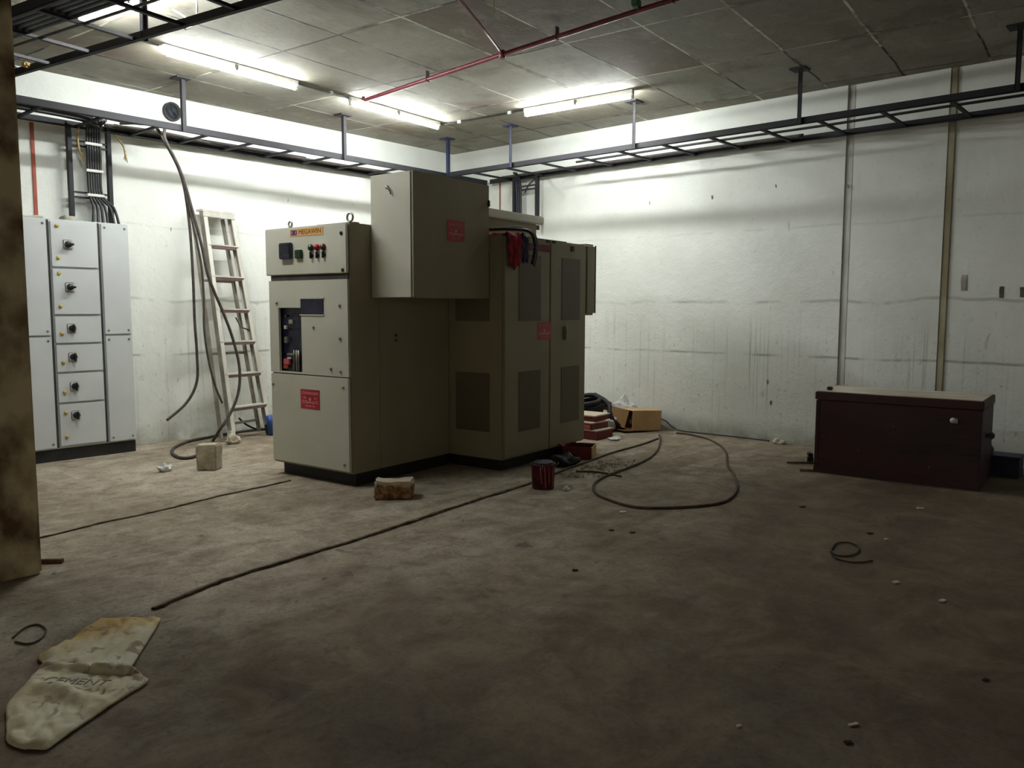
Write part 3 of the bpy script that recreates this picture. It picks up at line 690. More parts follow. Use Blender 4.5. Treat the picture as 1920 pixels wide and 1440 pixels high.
# control door equipment
b = MB(); b.box((AX-.045, -2.145, 1.735), (AX-.012, -2.008, 1.860), .006); rl = t.part('protection_relay', b, 'screen', pd)
b = MB(); b.box((AX-.048, -2.130, 1.775), (AX-.044, -2.023, 1.845), .003); t.part('relay_face', b, 'black', rl)
b = MB(); b.box((AX-.035, -2.262, 1.735), (AX-.012, -2.185, 1.802), .005); t.part('meter', b, 'lampgreen', pd)
for y, mm in ((-2.362, 'lampgreen'), (-2.430, 'lampred'), (-2.500, 'lampamber')):
    b = MB(); b.lathe((AX-.012, y, 1.812), [(.026, 0), (.026, .008), (.020, .022), (.0001, .028)], 18, rot=Matrix.Rotation(-math.pi/2, 3, 'Y')); t.part('indicator_lamp', b, mm, pd)
    b = MB(); b.lathe((AX-.012, y-.004, 1.757), [(.020, 0), (.020, .008), (.0001, .010)], 16, rot=Matrix.Rotation(-math.pi/2, 3, 'Y')); b.box((AX-.034, y-.011, 1.730), (AX-.016, y+.003, 1.782), .003); t.part('selector_switch', b, 'black', pd)
for y, z, r, par in ((-2.696, 1.906, .014, pd), (-2.706, 1.636, .014, pd), (-1.930, 1.395, .011, dm), (-2.665, 1.373, .011, dm), (-2.664, 1.126, .012, dm), (-2.366, 1.205, .010, dm), (-2.664, .877, .010, dm), (-2.557, .892, .012, dm), (-2.69, .76, .011, dl), (-2.69, .17, .011, dl), (-1.86, .74, .011, dl)):
    b = MB(); b.lathe((AX-.012, y, z), [(r, 0), (r, .006), (r*.5, .010), (.0001, .010)], 14, rot=Matrix.Rotation(-math.pi/2, 3, 'Y')); t.part('door_lock', b, 'zinc' if par != pd else 'black', par)
maker_plate(t, (AX-.0135, -2.305, 1.935), rx, nx, .385, .056)
danger_sign(t, (AX-.0135, -2.311, .645), rx, nx, .225, .150*1.02, dl)
for y, r in ((-2.03, .020), (-2.715, .031)):
    b = MB(); P = [(AX+.06, y+r*math.cos(a), AZ+.012+r+r*math.sin(a)) for a in [2*math.pi*k/20 for k in range(20)]]; b.tube(P, .008, 8, closed=True); b.lathe((AX+.06, y, AZ), [(.016, 0), (.016, .014), (.010, .018)], 14); t.part('lifting_eye', b, 'zinc')
b = MB(); b.lathe((-3.98, AY-.001, 1.14), [(.012, 0), (.012, .006), (.0001, .008)], 12, rot=Matrix.Rotation(math.pi/2, 3, 'X')); b.lathe((-3.98, AY-.001, 1.10), [(.010, 0), (.010, .006), (.0001, .008)], 12, rot=Matrix.Rotation(math.pi/2, 3, 'X')); t.part('side_bolt', b, 'gap')
b = MB(); b.box((AX+.09, -2.72, AZ), (AX+.15, -2.30, AZ+.014), .002)
single('wood_batten', b, 'timber', (AX+.12, -2.5, AZ), 'thin brown wooden strip lying on top of the breaker cubicle', 'wood strip', frame='A')

# ================================================================ HANGING BOX (B)
BX, BY, BZ0, BZ1 = -4.237, -3.198, 1.434, 2.345
t = Thing('marshalling_box', 'beige metal box mounted high on the side of the breaker cubicle with a danger sign', 'metal box', ((BX+CX)/2, AY, BZ0), frame='A')
b = MB(); b.box((BX, BY+.030, BZ0), (CX-.004, AY-.002, BZ1), .003); t.part('body', b, 'beige')
b = MB(); b.box((BX+.006, BY+.020, BZ0+.006), (CX-.010, BY+.032, BZ1-.006)); t.part('door_gap', b, 'gap')
b = MB(); b.box((BX, BY, BZ0), (CX-.006, BY+.020, BZ1), .004); dr = t.part('door', b, 'beige_shade')
danger_sign(t, (-3.762, BY-.0015, 1.948), (1, 0, 0), (0, -1, 0), .205, .158, dr)
b = MB(); b.obox((CX-.02, BY-.008, 2.20), (.020, .014, .05), (0, 0, 0), .003); t.part('hinge', b, 'gap', dr)
b = MB(); b.lathe((BX, -2.94, 2.245), [(.014, 0), (.014, .012), (.0001, .016)], 14, rot=Matrix.Rotation(-math.pi/2, 3, 'Y')); b.tube([(BX-.010, -2.94, 2.245), (BX-.016, -2.965, 2.235), (BX-.012, -2.985, 2.19)], .006, 8); t.part('latch', b, 'zinc')

# ================================================================ LOUVRED CUBICLES (C)
t = Thing('transformer_cubicle', 'large beige louvred double door enclosure behind the breaker cubicle', 'switchgear cabinet', (CX+CD/2, CY+.45, 0), frame='A')
b = MB(); b.box((CX, CY+.02, .10), (CX+CD, CY+1.15, CZ), .004); t.part('body', b, 'beige_shade')
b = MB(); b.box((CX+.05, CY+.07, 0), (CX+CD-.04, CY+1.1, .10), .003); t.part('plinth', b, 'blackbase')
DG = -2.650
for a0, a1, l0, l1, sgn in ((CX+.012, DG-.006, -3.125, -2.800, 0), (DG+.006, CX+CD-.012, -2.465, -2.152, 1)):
    b = MB(); b.box((a0, CY, .115), (a1, CY+.020, CZ-.012), .005); dr = t.part('door', b, 'beige_shade')
    for z0, z1 in ((.315, .825), (1.250, 1.805)):
        b = MB(); b.box((l0, CY-.004, z0), (l1, CY+.002, z1), .002); t.part('louvre_panel', b, 'louvre', dr)
    if sgn == 0: d0 = dr
    else: d1 = dr
for z0, z1 in ((.325, .818), (1.25, 1.80)):
    b = MB(); b.box((CX-.004, -3.197, z0), (CX+.002, -2.832, z1), .002); t.part('side_louvre', b, 'louvre')
maker_plate(t, (-2.815, CY-.003, 1.872), (1, 0, 0), (0, -1, 0), .35, .060, True)
danger_sign(t, (-2.742, CY-.0015, 1.162), (1, 0, 0), (0, -1, 0), .205, .152, d0)
b = MB(); b.box((-2.430, CY-.030, 1.075), (-2.385, CY, 1.20), .008); t.part('door_handle', b, 'aluside', d1)
b = MB(); b.box((-2.315, CY-.008, 1.87), (-2.265, CY, 1.92), .003); t.part('label_plate', b, 'gap', d1)
for u in (-2.70, -2.60):
    b = MB(); b.box((u-.025, CY-.010, 1.925), (u+.025, CY, 1.945), .003); t.part('door_stop', b, 'gap')
t = Thing('junction_box', 'beige rounded box bolted on the right end of the louvred enclosure', 'metal box', (CX+CD+.1, CY+.30, 1.29), frame='A')
b = MB(); b.box((CX+CD+.002, CY+.004, 1.292), (CX+CD+.185, CY+.55, CZ+.012), .022, seg=3); t.part('body', b, 'beige_shade')
b = MB(); b.box((CX+CD+.180, CY+.004, 1.31), (CX+CD+.187, CY+.02, CZ+.004), .004); t.part('edge_strip', b, 'gap')
t = Thing('busbar_box', 'cream topped busbar box standing on the louvred enclosure', 'metal box', (-2.66, -2.8, CZ), frame='A')
b = MB(); b.box((-3.20, -2.98, CZ+.002), (-2.34, -2.45, 2.130), .004); t.part('body', b, 'beige_shade')
b = MB(); b.box((-3.24, -3.02, 2.130), (-2.27, -2.40, 2.205), .010); t.part('lid', b, 'beige')
b = MB(); b.box((-2.80, -3.22, CZ+.001), (-2.19, -3.12, CZ+.022), .002)
single('steel_flat', b, 'blackbase', (-2.5, -3.17, CZ), 'dark flat steel bar lying along the front top edge of the louvred enclosure', 'steel bar', frame='A')
# red cloth and black hose draped over the front corner of C
def drape(u0, u1, back, drop, seed, amp):
    b = MB(); rows = []
    zt = CZ+.012
    path = [(CY+back*(1-k/6), zt+.012*math.sin(k)) for k in range(7)]+[(CY-.012, zt+.004), (CY-.028, zt-.02)]+[(CY-.032-.004*math.sin(k*1.3), zt-.02-drop*k/9) for k in range(1, 10)]
    n = 12
    for i, (v, z) in enumerate(path):
        row = []
        for j in range(n+1):
            s = j/n; hang = max(0, (i-7)/10)
            u = u0+(u1-u0)*s*(1-.25*hang)+.02*hang
            w = amp*noise.noise(Vector((s*6+seed, i*.35, seed)))
            row.append((u+.01*noise.noise(Vector((i*.5, j*.4, seed+3))), v-(abs(w) if i > 6 else 0), z+(abs(w) if i < 8 else 0)-(.06*noise.noise(Vector((s*3+seed, 0, 0))) if i == len(path)-1 else 0)))
        rows.append(row)
    b.grid(rows); return b
o = single('cloth', drape(-3.32, -3.13, .45, .25, 2.0, .030), 'cloth_red', (-3.13, CY, CZ), 'red cloth hanging over the front edge of the louvred enclosure', 'cloth', frame='A')
o.modifiers.new('thick', 'SOLIDIFY').thickness = .006
o = single('cloth', drape(-3.13, -3.04, .40, .20, 5.0, .026), 'navy', (-2.98, CY, CZ), 'dark navy cloth hanging right beside the red cloth', 'cloth', frame='A')
o.modifiers.new('thick', 'SOLIDIFY').thickness = .006
for k, (du, dz, mm, lab) in enumerate(((0, 0, 'cable', 'black hose drooping over the enclosure edge beside the red cloth'), (.035, .02, 'cloth_grey', 'grey strap dangling to the right of the black hose'))):
    P = smooth_path([A2W(p) for p in ((-3.32+du, CY+.20, CZ+.05), (-3.16+du, CY+.02, CZ+.055+dz), (-3.04+du, CY-.055, CZ+.035), (-2.985+du, CY-.065, CZ-.06), (-2.99+du, CY-.06, CZ-.16), (-3.01+du, CY-.055, CZ-.225-dz))], 7)
    b = MB(); b.tube(P, .014 if k == 0 else .010, 8); single('hose' if k == 0 else 'strap', b, mm, P[0], lab, 'hose' if k == 0 else 'strap')

# ================================================================ LADDER
TL, TR, BL, BR = Vector((-3.735, -.14, 2.335)), Vector((-3.415, -.14, 2.325)), Vector((-3.70, -.53, 0)), Vector((-3.19, -.41, 0))
t = Thing('step_ladder', 'closed aluminium step ladder leaning against the left wall', 'ladder', (BL+BR)/2)
back = Vector((-.065, .075, 0))
def lp(s, k): return (TL.lerp(BL, k)).lerp(TR.lerp(BR, k), s)
upv = Vector((0, -1, 0))
for s in (0, 1):
    b = MB(); b.beam(lp(s, 0), lp(s, .955), .024, .075, up=upv, m='aluside')
    for e in (-1, 1): b.beam(lp(s, 0)+Vector((0, .0375*e, 0))+Vector((.010*(1 if s == 0 else -1), 0, 0)), lp(s, .955)+Vector((0, .0375*e, 0))+Vector((.010*(1 if s == 0 else -1), 0, 0)), .040, .005, up=upv, m='alu')
    st = t.part('front_stile', b, 'alu')
    b = MB(); b.beam(lp(s, .955)-(lp(s, 1)-lp(s, 0)).normalized()*.01, lp(s, 1), .045, .085, up=upv); t.part('foot', b, 'tie' if s == 0 else 'black', st)
    q0, q1 = lp(s, .02)+back, lp(s, .985)+back+Vector((0, .02, 0)); q0.y = min(q0.y, -.03)
    b = MB(); b.beam(q0, q1, .022, .045, up=upv); t.part('rear_stile', b, 'aluside')
for k in (.147, .285, .428, .57, .712, .857):
    p, q = lp(0, k), lp(1, k); b = MB()
    b.beam(p+Vector((0, 0, .012)), q+Vector((0, 0, .012)), .088, .006, m='alu'); b.beam(p+Vector((0, -.043, .008)), q+Vector((0, -.043, .008)), .004, .014, m='alu')
    b.beam(p+Vector((0, .0, -.010)), q+Vector((0, .0, -.010)), .080, .036, m='brownunder')
    t.part('step', b, 'alu')
b = MB(); b.beam(lp(0, 0)+Vector((-.02, .02, .01)), lp(1, 0)+Vector((.02, .02, .01)), .13, .02); b.beam(lp(0, .012)+Vector((-.015, -.045, 0)), lp(1, .012)+Vector((.015, -.045, 0)), .006, .05); t.part('top_cap', b, 'alu')
for k in (.30, .62, .93):
    b = MB(); b.beam(lp(0, k)+back+Vector((0, .01, 0)), lp(1, k)+back+Vector((0, .01, 0)), .02, .025); t.part('rear_brace', b, 'aluside')
for k in (.46,):
    b = MB(); b.tube([lp(1, k)+Vector((-.14, .03, 0)), lp(1, k)+Vector((-.09, .02, -.10)), lp(1, k+.06)+Vector((-.0, .02, -.0))], .007, 6); t.part('stay', b, 'brownunder')
b = MB(); b.tube([(-3.204,-0.470,0.021),(-3.236,-0.470,0.219)], .034, 12); b.wobble(.006, 20)
single('plastic_roll', b, 'bluewrap', lp(1, 1), 'blue plastic wrap tied round the foot of the step ladder', 'plastic wrap')

# cables hanging from the left tray
yv = -.44
cable([(-4.62, -.40, 3.03), (-4.42, -.52, 3.03)]+[(-4.354,-0.600,2.935),(-4.231,-0.600,2.722),(-4.152,-0.600,2.488),(-4.109,-0.600,2.096),(-4.094,-0.600,1.645),(-4.093,-0.600,1.239),(-4.082,-0.600,0.931),(-4.092,-0.600,0.648),(-4.202,-0.600,0.450),(-4.401,-0.600,0.300)], .013, 'dark cable hanging straight from the tray, end curling left above the floor', 'greycable')
cable([(-4.60, -.32, 3.03), (-4.38, -.50, 3.03)]+[(-4.345,-0.620,2.886),(-4.204,-0.620,2.627),(-4.131,-0.620,2.341),(-4.068,-0.620,2.048),(-4.015,-0.620,1.748),(-4.004,-0.620,1.443),(-4.009,-0.620,1.135),(-3.971,-0.620,0.823),(-3.907,-0.620,0.568),(-3.845,-0.620,0.415)], .011, 'thin dark cable hanging down behind the ladder rail', 'greycable')
cable([(-4.55, -.45, 3.03), (-4.36, -.64, 3.02)]+[(-4.384,-0.740,2.864),(-4.245,-0.740,2.584),(-4.145,-0.740,2.231),(-4.071,-0.740,1.941),(-4.022,-0.740,1.684),(-3.957,-0.740,1.504),(-3.860,-0.740,1.279),(-3.773,-0.740,1.029),(-3.718,-0.740,0.764),(-3.737,-0.740,0.527),(-3.830,-0.740,0.323),(-3.948,-0.740,0.172)]+[(-3.908,-0.504,0.020),(-4.334,-1.048,0.020)]+[(-4.496,-1.097,0.014),(-4.470,-0.846,0.014),(-4.304,-0.519,0.014),(-4.034,-0.260,0.014),(-3.726,-0.146,0.014),(-3.406,-0.066,0.014),(-3.156,-0.057,0.014),(-3.028,-0.140,0.014)], .014, 'long black cable swinging across the ladder down to a loop on the floor', 'greycable')
cable([(-3.457,-0.250,0.193),(-3.372,-0.250,0.115),(-3.259,-0.250,0.057),(-3.130,-0.250,0.048),(-3.050,-0.250,0.057)], .010, 'short black cable end curling behind the ladder foot')

# ================================================================ THINGS ON THE FLOOR (left part)
b = MB(); b.obox((-4.555, -1.66, .108), (.165, .165, .215), (0, 0, .75), .010); b.cut(3); b.wobble(.008, 14)
single('concrete_cube', b, 'mortar', (-4.555, -1.66, 0), 'pale concrete test block standing on the floor below the hanging cables', 'concrete block')
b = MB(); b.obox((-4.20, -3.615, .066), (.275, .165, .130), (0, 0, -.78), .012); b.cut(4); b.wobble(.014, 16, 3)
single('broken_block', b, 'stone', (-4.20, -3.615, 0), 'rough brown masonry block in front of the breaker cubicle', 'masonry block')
def crumple(c, size, m, label, cat='litter', name='paper_scrap', seed=0, group=None, flat=.5):
    b = MB(); t_ = bmesh.new(); bmesh.ops.create_icosphere(t_, subdivisions=3, radius=1.0)
    b._add(t_, Matrix.Translation(Vector(c)+Vector((0, 0, size[2]*.8))) @ Matrix.Diagonal((*size, 1)), None)
    cc = Vector(c)
    for v in b.bm.verts:
        d = v.co-cc; k = noise.noise(d*(1.6/max(size))+Vector((seed, 0, seed))); v.co = cc+Vector((d.x*(1+.5*k), d.y*(1+.5*k), max(0.001, d.z*(1+.6*k))))
    return single(name, b, m, c, label, cat, group)
crumple((-4.853,-1.485,0.000), (.055, .04, .03), 'plastic', 'crumpled white and violet wrapper on the floor left of the concrete block', seed=3, name='wrapper')
crumple((-3.755,-0.641,0.000), (.07, .05, .05), 'mortarlight', 'small heap of white plaster by the ladder foot', seed=8, name='plaster_heap', cat='rubble')
b = MB(); b.beam((-6.460,-3.340,0.012), (-6.348,-3.439,0.012), .02, .02); b.wobble(.004, 20)
single('wood_stick', b, 'timber', (-6.375,-3.379,0.000), 'short brown stick on the floor at the foot of the pillar', 'stick')
P = smooth_path([(-6.869,-4.352,0.005),(-6.803,-4.276,0.005),(-6.752,-4.274,0.005),(-6.747,-4.358,0.005),(-6.791,-4.441,0.005),(-6.845,-4.467,0.005),(-6.876,-4.400,0.005)], 6); b = MB(); b.tube(P, .004, 6)
single('wire_loop', b, 'browncable', P[0], 'thin wire loop on the floor behind the sack', 'wire')

# sack
rows_px = [[(-6.549,-4.423,0.000),(-6.381,-4.613,0.000)], [(-6.625,-4.477,0.000),(-6.415,-4.664,0.000)], [(-6.735,-4.575,0.000),(-6.505,-4.780,0.000)], [(-6.859,-4.630,0.000),(-6.644,-4.960,0.000)], [(-6.881,-4.726,0.000),(-6.712,-5.045,0.000)], [(-6.931,-4.789,0.000),(-6.689,-5.104,0.000)], [(-7.003,-4.883,0.000),(-6.686,-5.158,0.000)], [(-7.075,-4.976,0.000),(-6.805,-5.215,0.000)], [(-7.109,-5.077,0.000),(-6.898,-5.264,0.000)], [(-7.133,-5.161,0.000),(-6.982,-5.308,0.000)], [(-7.152,-5.244,0.000),(-7.053,-5.348,0.000)], [(-7.128,-5.322,-0.000),(-7.094,-5.370,0.000)]]
n = 44; rows = []
R0 = [Vector(r[0]) for r in rows_px]; R1 = [Vector(r[1]) for r in rows_px]
Ls = smooth_path(R0, 6); Rs = smooth_path(R1, 6)
for i, (a, c) in enumerate(zip(Ls, Rs)):
    k = i/(len(Ls)-1); row = []
    for j in range(n+1):
        s = j/n; p = a.lerp(c, s)
        h = .010+.018*abs(noise.noise(Vector((p.x*7, p.y*7, 1))))+.016*abs(noise.noise(Vector((p.x*19, p.y*14, 4))))+.007*noise.noise(Vector((p.x*40, p.y*34, 9)))
        h += .026*math.exp(-((k-.40-.05*s)/.022)**2)*(.5+s)+.030*math.exp(-((k-.62-.16*(s-.5))/.022)**2)*math.exp(-((s-.4)/.35)**2)
        edge = min(s, 1-s, k*2, (1-k)*2); h *= min(1, .25+edge*9)
        row.append((p.x, p.y, h))
    rows.append(row)
b = MB(); b.grid(rows); SB = Vector((-6.75, -4.85, 0))
t = Thing('cement_sack', 'flattened dirty cream cement sack lying on the floor by the pillar', 'sack', SB)
o = t.part('sack_cloth', b, 'sack'); o.modifiers.new('thick', 'SOLIDIFY').thickness = .008
def flat_text(th, txt, size, pos, ang, m, zoff):
    cu = bpy.data.curves.new('t', 'FONT'); cu.body = txt; cu.size = size; cu.align_x = 'CENTER'; cu.align_y = 'CENTER'; cu.extrude = .001
    ob = bpy.data.objects.new('t', cu); COL.objects.link(ob); bpy.context.view_layer.update()
    me = bpy.data.meshes.new_from_object(ob.evaluated_get(bpy.context.evaluated_depsgraph_get())); bpy.data.objects.remove(ob)
    me.transform(Matrix.Translation(Vector((*pos[:2], zoff))-th.base) @ Matrix.Rotation(ang, 4, 'Z')); me.materials.clear(); me.materials.append(M[m])
    o = bpy.data.objects.new('lettering', me); COL.objects.link(o); o.parent = th.o; return o
SACKTEXT = flat_text(t, 'CEMENT', .062, (-6.886,-5.050,0.050), -.95, 'fadedink', .046)

# ================================================================ THINGS ON THE FLOOR (middle)
t = Thing('paint_bucket', 'small dark red paint bucket in front of the louvred enclosure', 'bucket', (-3.25, -4.22, 0))
b = MB(); b.lathe((-3.25, -4.22, 0), [(.074, 0), (.082, .004), (.090, .180), (.094, .182), (.094, .192), (.087, .192), (.083, .185), (.078, .02), (.0001, .02)], 28); t.part('pail', b, 'bucket')
for k, a in enumerate((3.6, 3.95, 4.3, 4.75)):
    b = MB(); P = []
    for j in range(6):
        z = .178-.026*j*(1+.2*(k % 2)); r = .0825+.008*z/.18+.001; P.append((-3.25+r*math.cos(a+.02*j), -4.22+r*math.sin(a+.02*j), z))
    b.tube(P, .004, 6); t.part('paint_drip', b, 'drip')
b = MB(); P = [(-3.25+.096*math.cos(a), -4.22+.088*math.sin(a)*.4-.075, .19-.05*math.sin(a)) for a in [math.pi*k/12 for k in range(13)]]
b.tube(P, .003, 6); t.part('bail_handle', b, 'zinc')
b = MB(); b.lathe((-3.25, -4.22, .193), [(.088, 0), (.070, .012), (.03, .018), (.0001, .02)], 20); b.wobble(.006, 20)
single('rag', b, 'hoseblack', (-3.25, -4.22, .2), 'black rag heaped in the top of the red paint bucket', 'rag')
crumple((-3.206,-4.409,0.000), (.030, .022, .016), 'paper', 'small white scrap right beside the red paint bucket', seed=1)
crumple((-2.422,-3.802,0.000), (.14, .10, .05), 'hoseblack', 'dark rags heaped on the floor behind the paint bucket', seed=4, name='rag_heap', cat='rag')

def open_carton(base, sx, sy, sz, rz, m, label, cat='box', flaps=(), name='carton', inner='carddark', sides=None):
    t = Thing(name, label, cat, base); bx, by, bz = base
    R = Matrix.Rotation(rz, 4, 'Z')
    def wallp(cx, cy, cz, dx, dy, dz, mm, nm, ang=0):
        b = MB(); tt = bmesh.new(); bmesh.ops.create_cube(tt, size=1, matrix=Matrix.Diagonal((dx, dy, dz, 1)))
        b._add(tt, Matrix.Translation(Vector(base)) @ R @ Matrix.Translation((cx, cy, cz)), None); t.part(nm, b, mm)
    th = .006
    ms = sides or (m, m, m, m)
    wallp(0, 0, th/2, sx, sy, th, inner, 'bottom')
    wallp(-sx/2, 0, sz/2, th, sy, sz, ms[0], 'side'); wallp(sx/2, 0, sz/2, th, sy, sz, ms[1], 'side')
    wallp(0, -sy/2, sz/2, sx, th, sz, ms[2], 'side'); wallp(0, sy/2, sz/2, sx, th, sz, ms[3], 'side')
    for (edge, ang, ln, mm) in flaps:
        b = MB(); tt = bmesh.new()
        if edge in 'EW':
            sg = 1 if edge == 'E' else -1; bmesh.ops.create_cube(tt, size=1, matrix=Matrix.Translation((sg*ln/2, 0, 0)) @ Matrix.Diagonal((ln, sy, th, 1)))
            mx = Matrix.Translation((sg*sx/2, 0, sz)) @ Matrix.Rotation(-sg*ang, 4, 'Y')
        else:
            sg = 1 if edge == 'N' else -1; bmesh.ops.create_cube(tt, size=1, matrix=Matrix.Translation((0, sg*ln/2, 0)) @ Matrix.Diagonal((sx, ln, th, 1)))
            mx = Matrix.Translation((0, sg*sy/2, sz)) @ Matrix.Rotation(sg*ang, 4, 'X')
        b._add(tt, Matrix.Translation(Vector(base)) @ R @ mx, None); t.part('flap', b, mm)
    return t
# brown carton by the wall, lying on its side with the open end to the left
t = Thing('carton', 'brown cardboard carton lying on its side near the right wall, open end left', 'box', (-.27, -3.20, 0))
CR = Matrix.Translation((-.27, -3.20, 0)) @ Matrix.Rotation(-.40, 4, 'Z') @ Matrix.Rotation(.05, 4, 'Y')
def cpan(nm, c, d, mm, rz=0, ry=0):
    b = MB(); tt = bmesh.new(); bmesh.ops.create_cube(tt, size=1, matrix=Matrix.Diagonal((*d, 1)))
    b._add(tt, CR @ Matrix.Translation(c) @ Matrix.Rotation(rz, 4, 'Z') @ Matrix.Rotation(ry, 4, 'Y'), None); return t.part(nm, b, mm)
cpan('side', (0, -.13, .125), (.38, .006, .215), 'card'); cpan('side', (0, .13, .125), (.38, .006, .215), 'carddark')
cpan('side', (0, 0, .235), (.38, .26, .006), 'card'); cpan('side', (0, 0, .018), (.38, .26, .006), 'carddark'); cpan('end_panel', (.19, 0, .125), (.006, .26, .215), 'card')
cpan('flap', (-.275, .02, .15), (.19, .006, .20), 'card', -.55, .22); cpan('flap', (-.27, .12, .06), (.17, .006, .16), 'carddark', .25)
cpan('flap', (-.235, 0, .012), (.10, .25, .005), 'carddark', 0, .05)
open_carton((-2.02, -3.66, 0), .25, .26, .11, .45, 'redcarton', 'open red and brown carton beside the louvred enclosure corner', sides=('redcarton', 'redcarton', 'card', 'redcarton'), inner='redcarton', flaps=(('N', .5, .05, 'redcarton'),))
# stack of flat dark-red boxes with off-white lids
stack = [(-1.02, -3.07, .02, .30, .36, 'lowest dark red box with off white lid in the stack by the enclosure'), (-1.03, -3.03, -.04, .28, .34, 'middle dark red box with off white lid in the stack'), (-.98, -2.99, .10, .30, .38, 'topmost red box with tilted white lid in the stack')]
z = 0
for i, (x, y, rz, sx, sy, lab) in enumerate(stack):
    h = (.105, .075, .065)[i]
    t = Thing('flat_box', lab, 'box', (x, y, z), 'stacked dark red boxes')
    b = MB(); b.box((x-sx/2, y-sy/2, z+.001), (x+sx/2, y+sy/2, z+h-.014), .003); t.part('tray', b, 'redcarton')
    b = MB(); b.box((x-sx/2-.006, y-sy/2-.006, z+h-.014), (x+sx/2+.006, y+sy/2+.006, z+h), .003); t.part('lid', b, 'whitecarton')
    if i == 1:
        b = MB(); b.box((x-sx/2-.004, y-sy/2+.02, z+.006), (x-sx/2-.001, y-sy/2+.12, z+h-.026)); t.part('label_patch', b, 'pinkprint')
    t.o.rotation_euler = (0, 0, rz); z += h+.001
# black hose coil on a low heap behind the stack
c = Vector((-.55, -2.62, .06))
b = MB(); b.box((c.x-.22, c.y-.22, 0), (c.x+.22, c.y+.2, .10), .02)
single('carton', b, 'redcarton', (c.x, c.y, 0), 'low closed dark carton under the black hose coil', 'box')
pts = []
for k in range(96):
    a = k/96*2*math.pi*5; r = .20+.05*math.sin(k*.37); pts.append(Vector((c.x+r*math.cos(a), c.y+r*math.sin(a)*.9, .135+.20*k/96+.018*math.sin(a*1.5+k*.1)+.05*math.cos(a))))
pts += [Vector((c.x+.05, c.y-.32, .30)), Vector((c.x-.02, c.y-.40, .16)), Vector((c.x+.1, c.y-.48, .03))]
b = MB(); b.tube(smooth_path(pts, 3), .027, 8)
single('hose_coil', b, 'hoseblack', (c.x, c.y, .1), 'thick black hose coil heaped behind the red boxes', 'hose')
crumple((-.56, -2.96, 0), (.14, .10, .11), 'plastic', 'crumpled clear polythene between the hose coil and the carton', seed=6, name='plastic_bag', cat='plastic bag')
crumple((-.18, -2.92, .0), (.13, .17, .16), 'plastic', 'pale polythene sheet rising against the wall behind the carton', seed=9, name='plastic_bag', cat='plastic bag')
b = MB(); b.obox((-.22, -2.74, .26), (.12, .16, .05), (.2, .1, .3), .01); b.box((-.28, -2.82, 0), (-.16, -2.66, .24), .01)
single('brown_box', b, 'carddark', (-.22, -2.74, 0), 'small upright brown box against the wall beside the hose coil', 'box')
crumple((-1.0, -3.36, 0), (.08, .06, .015), 'plastic', 'thin plastic wrapper on the floor right of the red box stack', seed=12, name='wrapper')
cable([(-.035, -3.30, .13), (-.04, -3.40, .10), (-.05, -3.50, .04), (-.06, -3.62, .013), (-.05, -4.0, .013), (-.05, -4.4, .013), (-.06, -4.62, .013)], .007, 'black cable running along the foot of the right wall', 'cable')

# large hose loop
cable([(-0.224,-3.640,0.010),(-0.206,-3.772,0.010),(-0.334,-4.060,0.010),(-0.638,-4.363,0.010),(-1.008,-4.613,0.010),(-1.530,-4.881,0.010),(-1.872,-5.105,0.010),(-2.315,-5.344,0.010),(-2.672,-5.458,0.010),(-2.913,-5.445,0.010),(-3.188,-5.270,0.010),(-3.319,-5.078,0.010),(-3.274,-4.851,0.010),(-3.165,-4.652,0.010),(-2.925,-4.462,0.010),(-2.621,-4.357,0.010),(-2.229,-4.306,0.010),(-1.784,-4.225,0.010),(-1.316,-4.054,0.010),(-0.747,-3.751,0.010),(-0.446,-3.559,0.010)], .0095, 'long brown hose lying in a wide loop on the open floor', 'browncable', name='floor_hose', cat='hose', sub=8)
cable([(-0.667,-3.678,0.009),(-1.134,-3.751,0.009),(-1.661,-3.788,0.009),(-2.217,-3.882,0.009),(-2.607,-3.943,0.009),(-2.853,-3.994,0.009)], .009, 'thin brown hose running from the carton towards the paint bucket', 'browncable', name='floor_hose', cat='hose')
cable([(-2.615,-4.060,0.008),(-2.527,-4.159,0.008),(-2.511,-4.308,0.008),(-2.527,-4.449,0.008)], .007, 'short brown cord on the floor inside the straw litter', 'browncable', name='cord', cat='cord')
# straw debris: uncountable
b = MB()
for k in range(150):
    a = random.random()*2*math.pi; r = random.random()**.6
    p = Vector((-2.35+.50*r*math.cos(a), -4.12+.24*r*math.sin(a), .004)); d = Vector((math.cos(random.random()*6.3), math.sin(random.random()*6.3), 0))*random.uniform(.012, .04)
    b.beam(p-d/2, p+d/2+Vector((0, 0, .006)), random.uniform(.003, .010), .003)
single('straw_litter', b, 'straw', (-2.35, -4.12, 0), 'scattered straw and shavings on the floor between the hoses', 'straw', kind='stuff')

# ================================================================ TRUNK (right)
ct, st_ = math.cos(.068), math.sin(.068)
TB = Vector((-1.186, -6.729, 0)); TW, TD, TH = 1.203, .62, .68
t = Thing('storage_trunk', 'dark maroon wooden storage trunk with a dusty lid near the right wall', 'trunk', TB)
def tb(x0, y0, z0, x1, y1, z1, bev=.003):
    b = MB(); b.box(TB+Vector((x0, y0, z0)), TB+Vector((x1, y1, z1)), bev); return b
t.part('body', tb(0, 0, .0, TD, TW, TH-.075), 'trunk')
b = tb(-.008, -.008, TH-.070, TD+.008, TW+.008, TH-.006, .004); lid = t.part('lid', b, 'trunk')
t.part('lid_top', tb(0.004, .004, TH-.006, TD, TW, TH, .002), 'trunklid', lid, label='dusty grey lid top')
t.part('base_rail', tb(-.006, -.004, 0, .02, TW+.004, .05), 'trunk')
for y in (0.0, TW-.03): t.part('corner_post', tb(-.006, y, .05, .02, y+.03, TH-.076), 'trunk')
